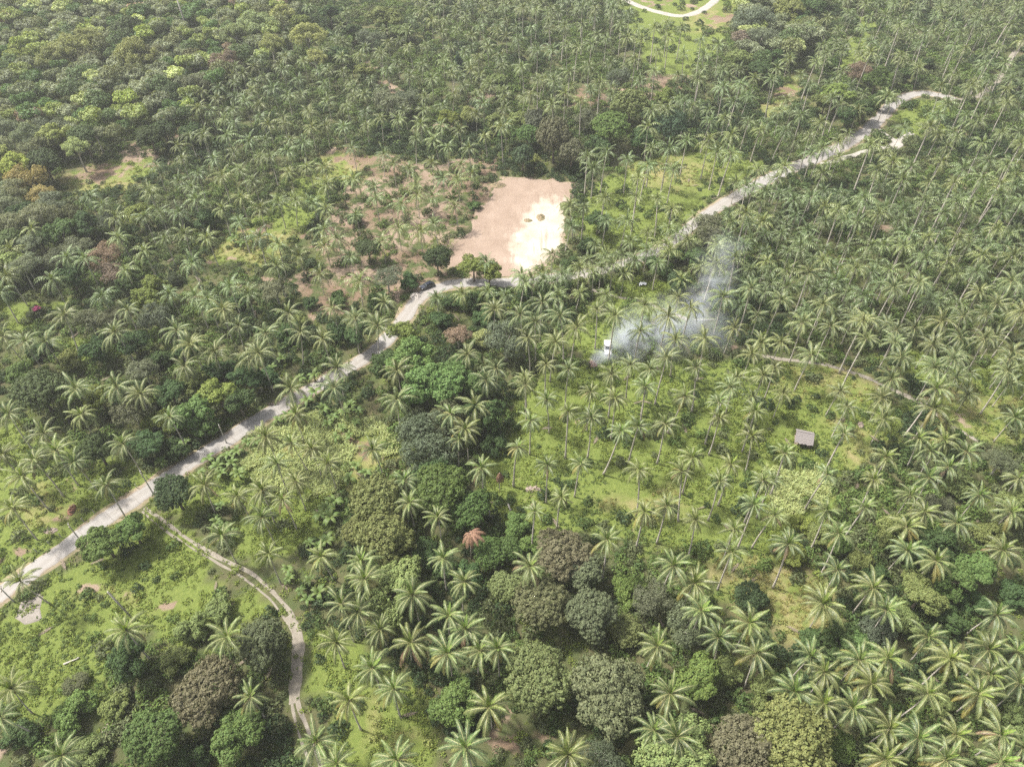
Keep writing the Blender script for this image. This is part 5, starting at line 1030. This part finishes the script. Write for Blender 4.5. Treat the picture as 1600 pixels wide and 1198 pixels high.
tc = N(nd, 'ShaderNodeTexCoord'); n1 = N(nd, 'ShaderNodeTexNoise'); n1.inputs['Scale'].default_value = .17; n1.inputs['Detail'].default_value = 5; n1.inputs['Roughness'].default_value = .6; n1.inputs['Distortion'].default_value = .9; lk.new(tc.outputs['Object'], n1.inputs['Vector'])
n2 = N(nd, 'ShaderNodeTexNoise'); n2.inputs['Scale'].default_value = .10; n2.inputs['Detail'].default_value = 3; lk.new(tc.outputs['Object'], n2.inputs['Vector'])
wv = N(nd, 'ShaderNodeVectorMath', operation='SUBTRACT'); lk.new(n2.outputs['Color'], wv.inputs[0]); wv.inputs[1].default_value = (.5, .5, .5); ws = N(nd, 'ShaderNodeVectorMath', operation='SCALE'); lk.new(wv.outputs[0], ws.inputs[0]); ws.inputs['Scale'].default_value = 9.0
wp_ = N(nd, 'ShaderNodeVectorMath', operation='ADD'); lk.new(tc.outputs['Object'], wp_.inputs[0]); lk.new(ws.outputs[0], wp_.inputs[1]); O = P(1020, 510, 0); acc = 0.0; pts = []
for i, (px, py, z, rad, dn) in enumerate(PUFFS):
    c = P(px, py, z); pts.append((c, rad)); dd = N(nd, 'ShaderNodeVectorMath', operation='DISTANCE'); lk.new((tc if i < 2 else wp_).outputs['Object' if i < 2 else 0], dd.inputs[0]); dd.inputs[1].default_value = tuple(c-O)
    acc = math_n(nt, 'ADD', acc, math_n(nt, 'MULTIPLY', math_n(nt, 'POWER', math_n(nt, 'SUBTRACT', 1.0, math_n(nt, 'DIVIDE', dd.outputs['Value'], rad*1.25), clamp=True), 1.4), dn))
wis = ramp(nt, n1.outputs['Fac'], .40, .70); lk.new(math_n(nt, 'MULTIPLY', math_n(nt, 'MULTIPLY', acc, wis), .30), pv.inputs['Density'])
x0, x1 = min(c.x-r_*1.5 for c, r_ in pts)-2, max(c.x+r_*1.5 for c, r_ in pts)+3; y0, y1 = min(c.y-r_*1.5 for c, r_ in pts)-2, max(c.y+r_*1.5 for c, r_ in pts)+3
mb = MB(); mb.box(tuple(Vector(((x0+x1)/2, (y0+y1)/2, 12.4))-O), (x1-x0, y1-y0, 24.0)); sm = obj('smoke', mb.mesh('smoke', [m]), loc=O); struct(tag(sm, 'thin bluish smoke drifting from the burning heap', 'smoke'), kind='stuff')
m, nt, nd, lk = new_mat('haze_air'); out = N(nd, 'ShaderNodeOutputMaterial'); pv = N(nd, 'ShaderNodeVolumePrincipled'); lk.new(pv.outputs[0], out.inputs['Volume'])
pv.inputs['Color'].default_value = (.97, .98, 1, 1); pv.inputs['Density'].default_value = .00018; pv.inputs['Anisotropy'].default_value = .2
mb = MB(); mb.box((0, 0, 67.5), (5400, 5400, 139)); hz = obj('haze', mb.mesh('haze', [m])); hz['kind'] = 'stuff'; hz['label'] = 'thin pale haze in the air'
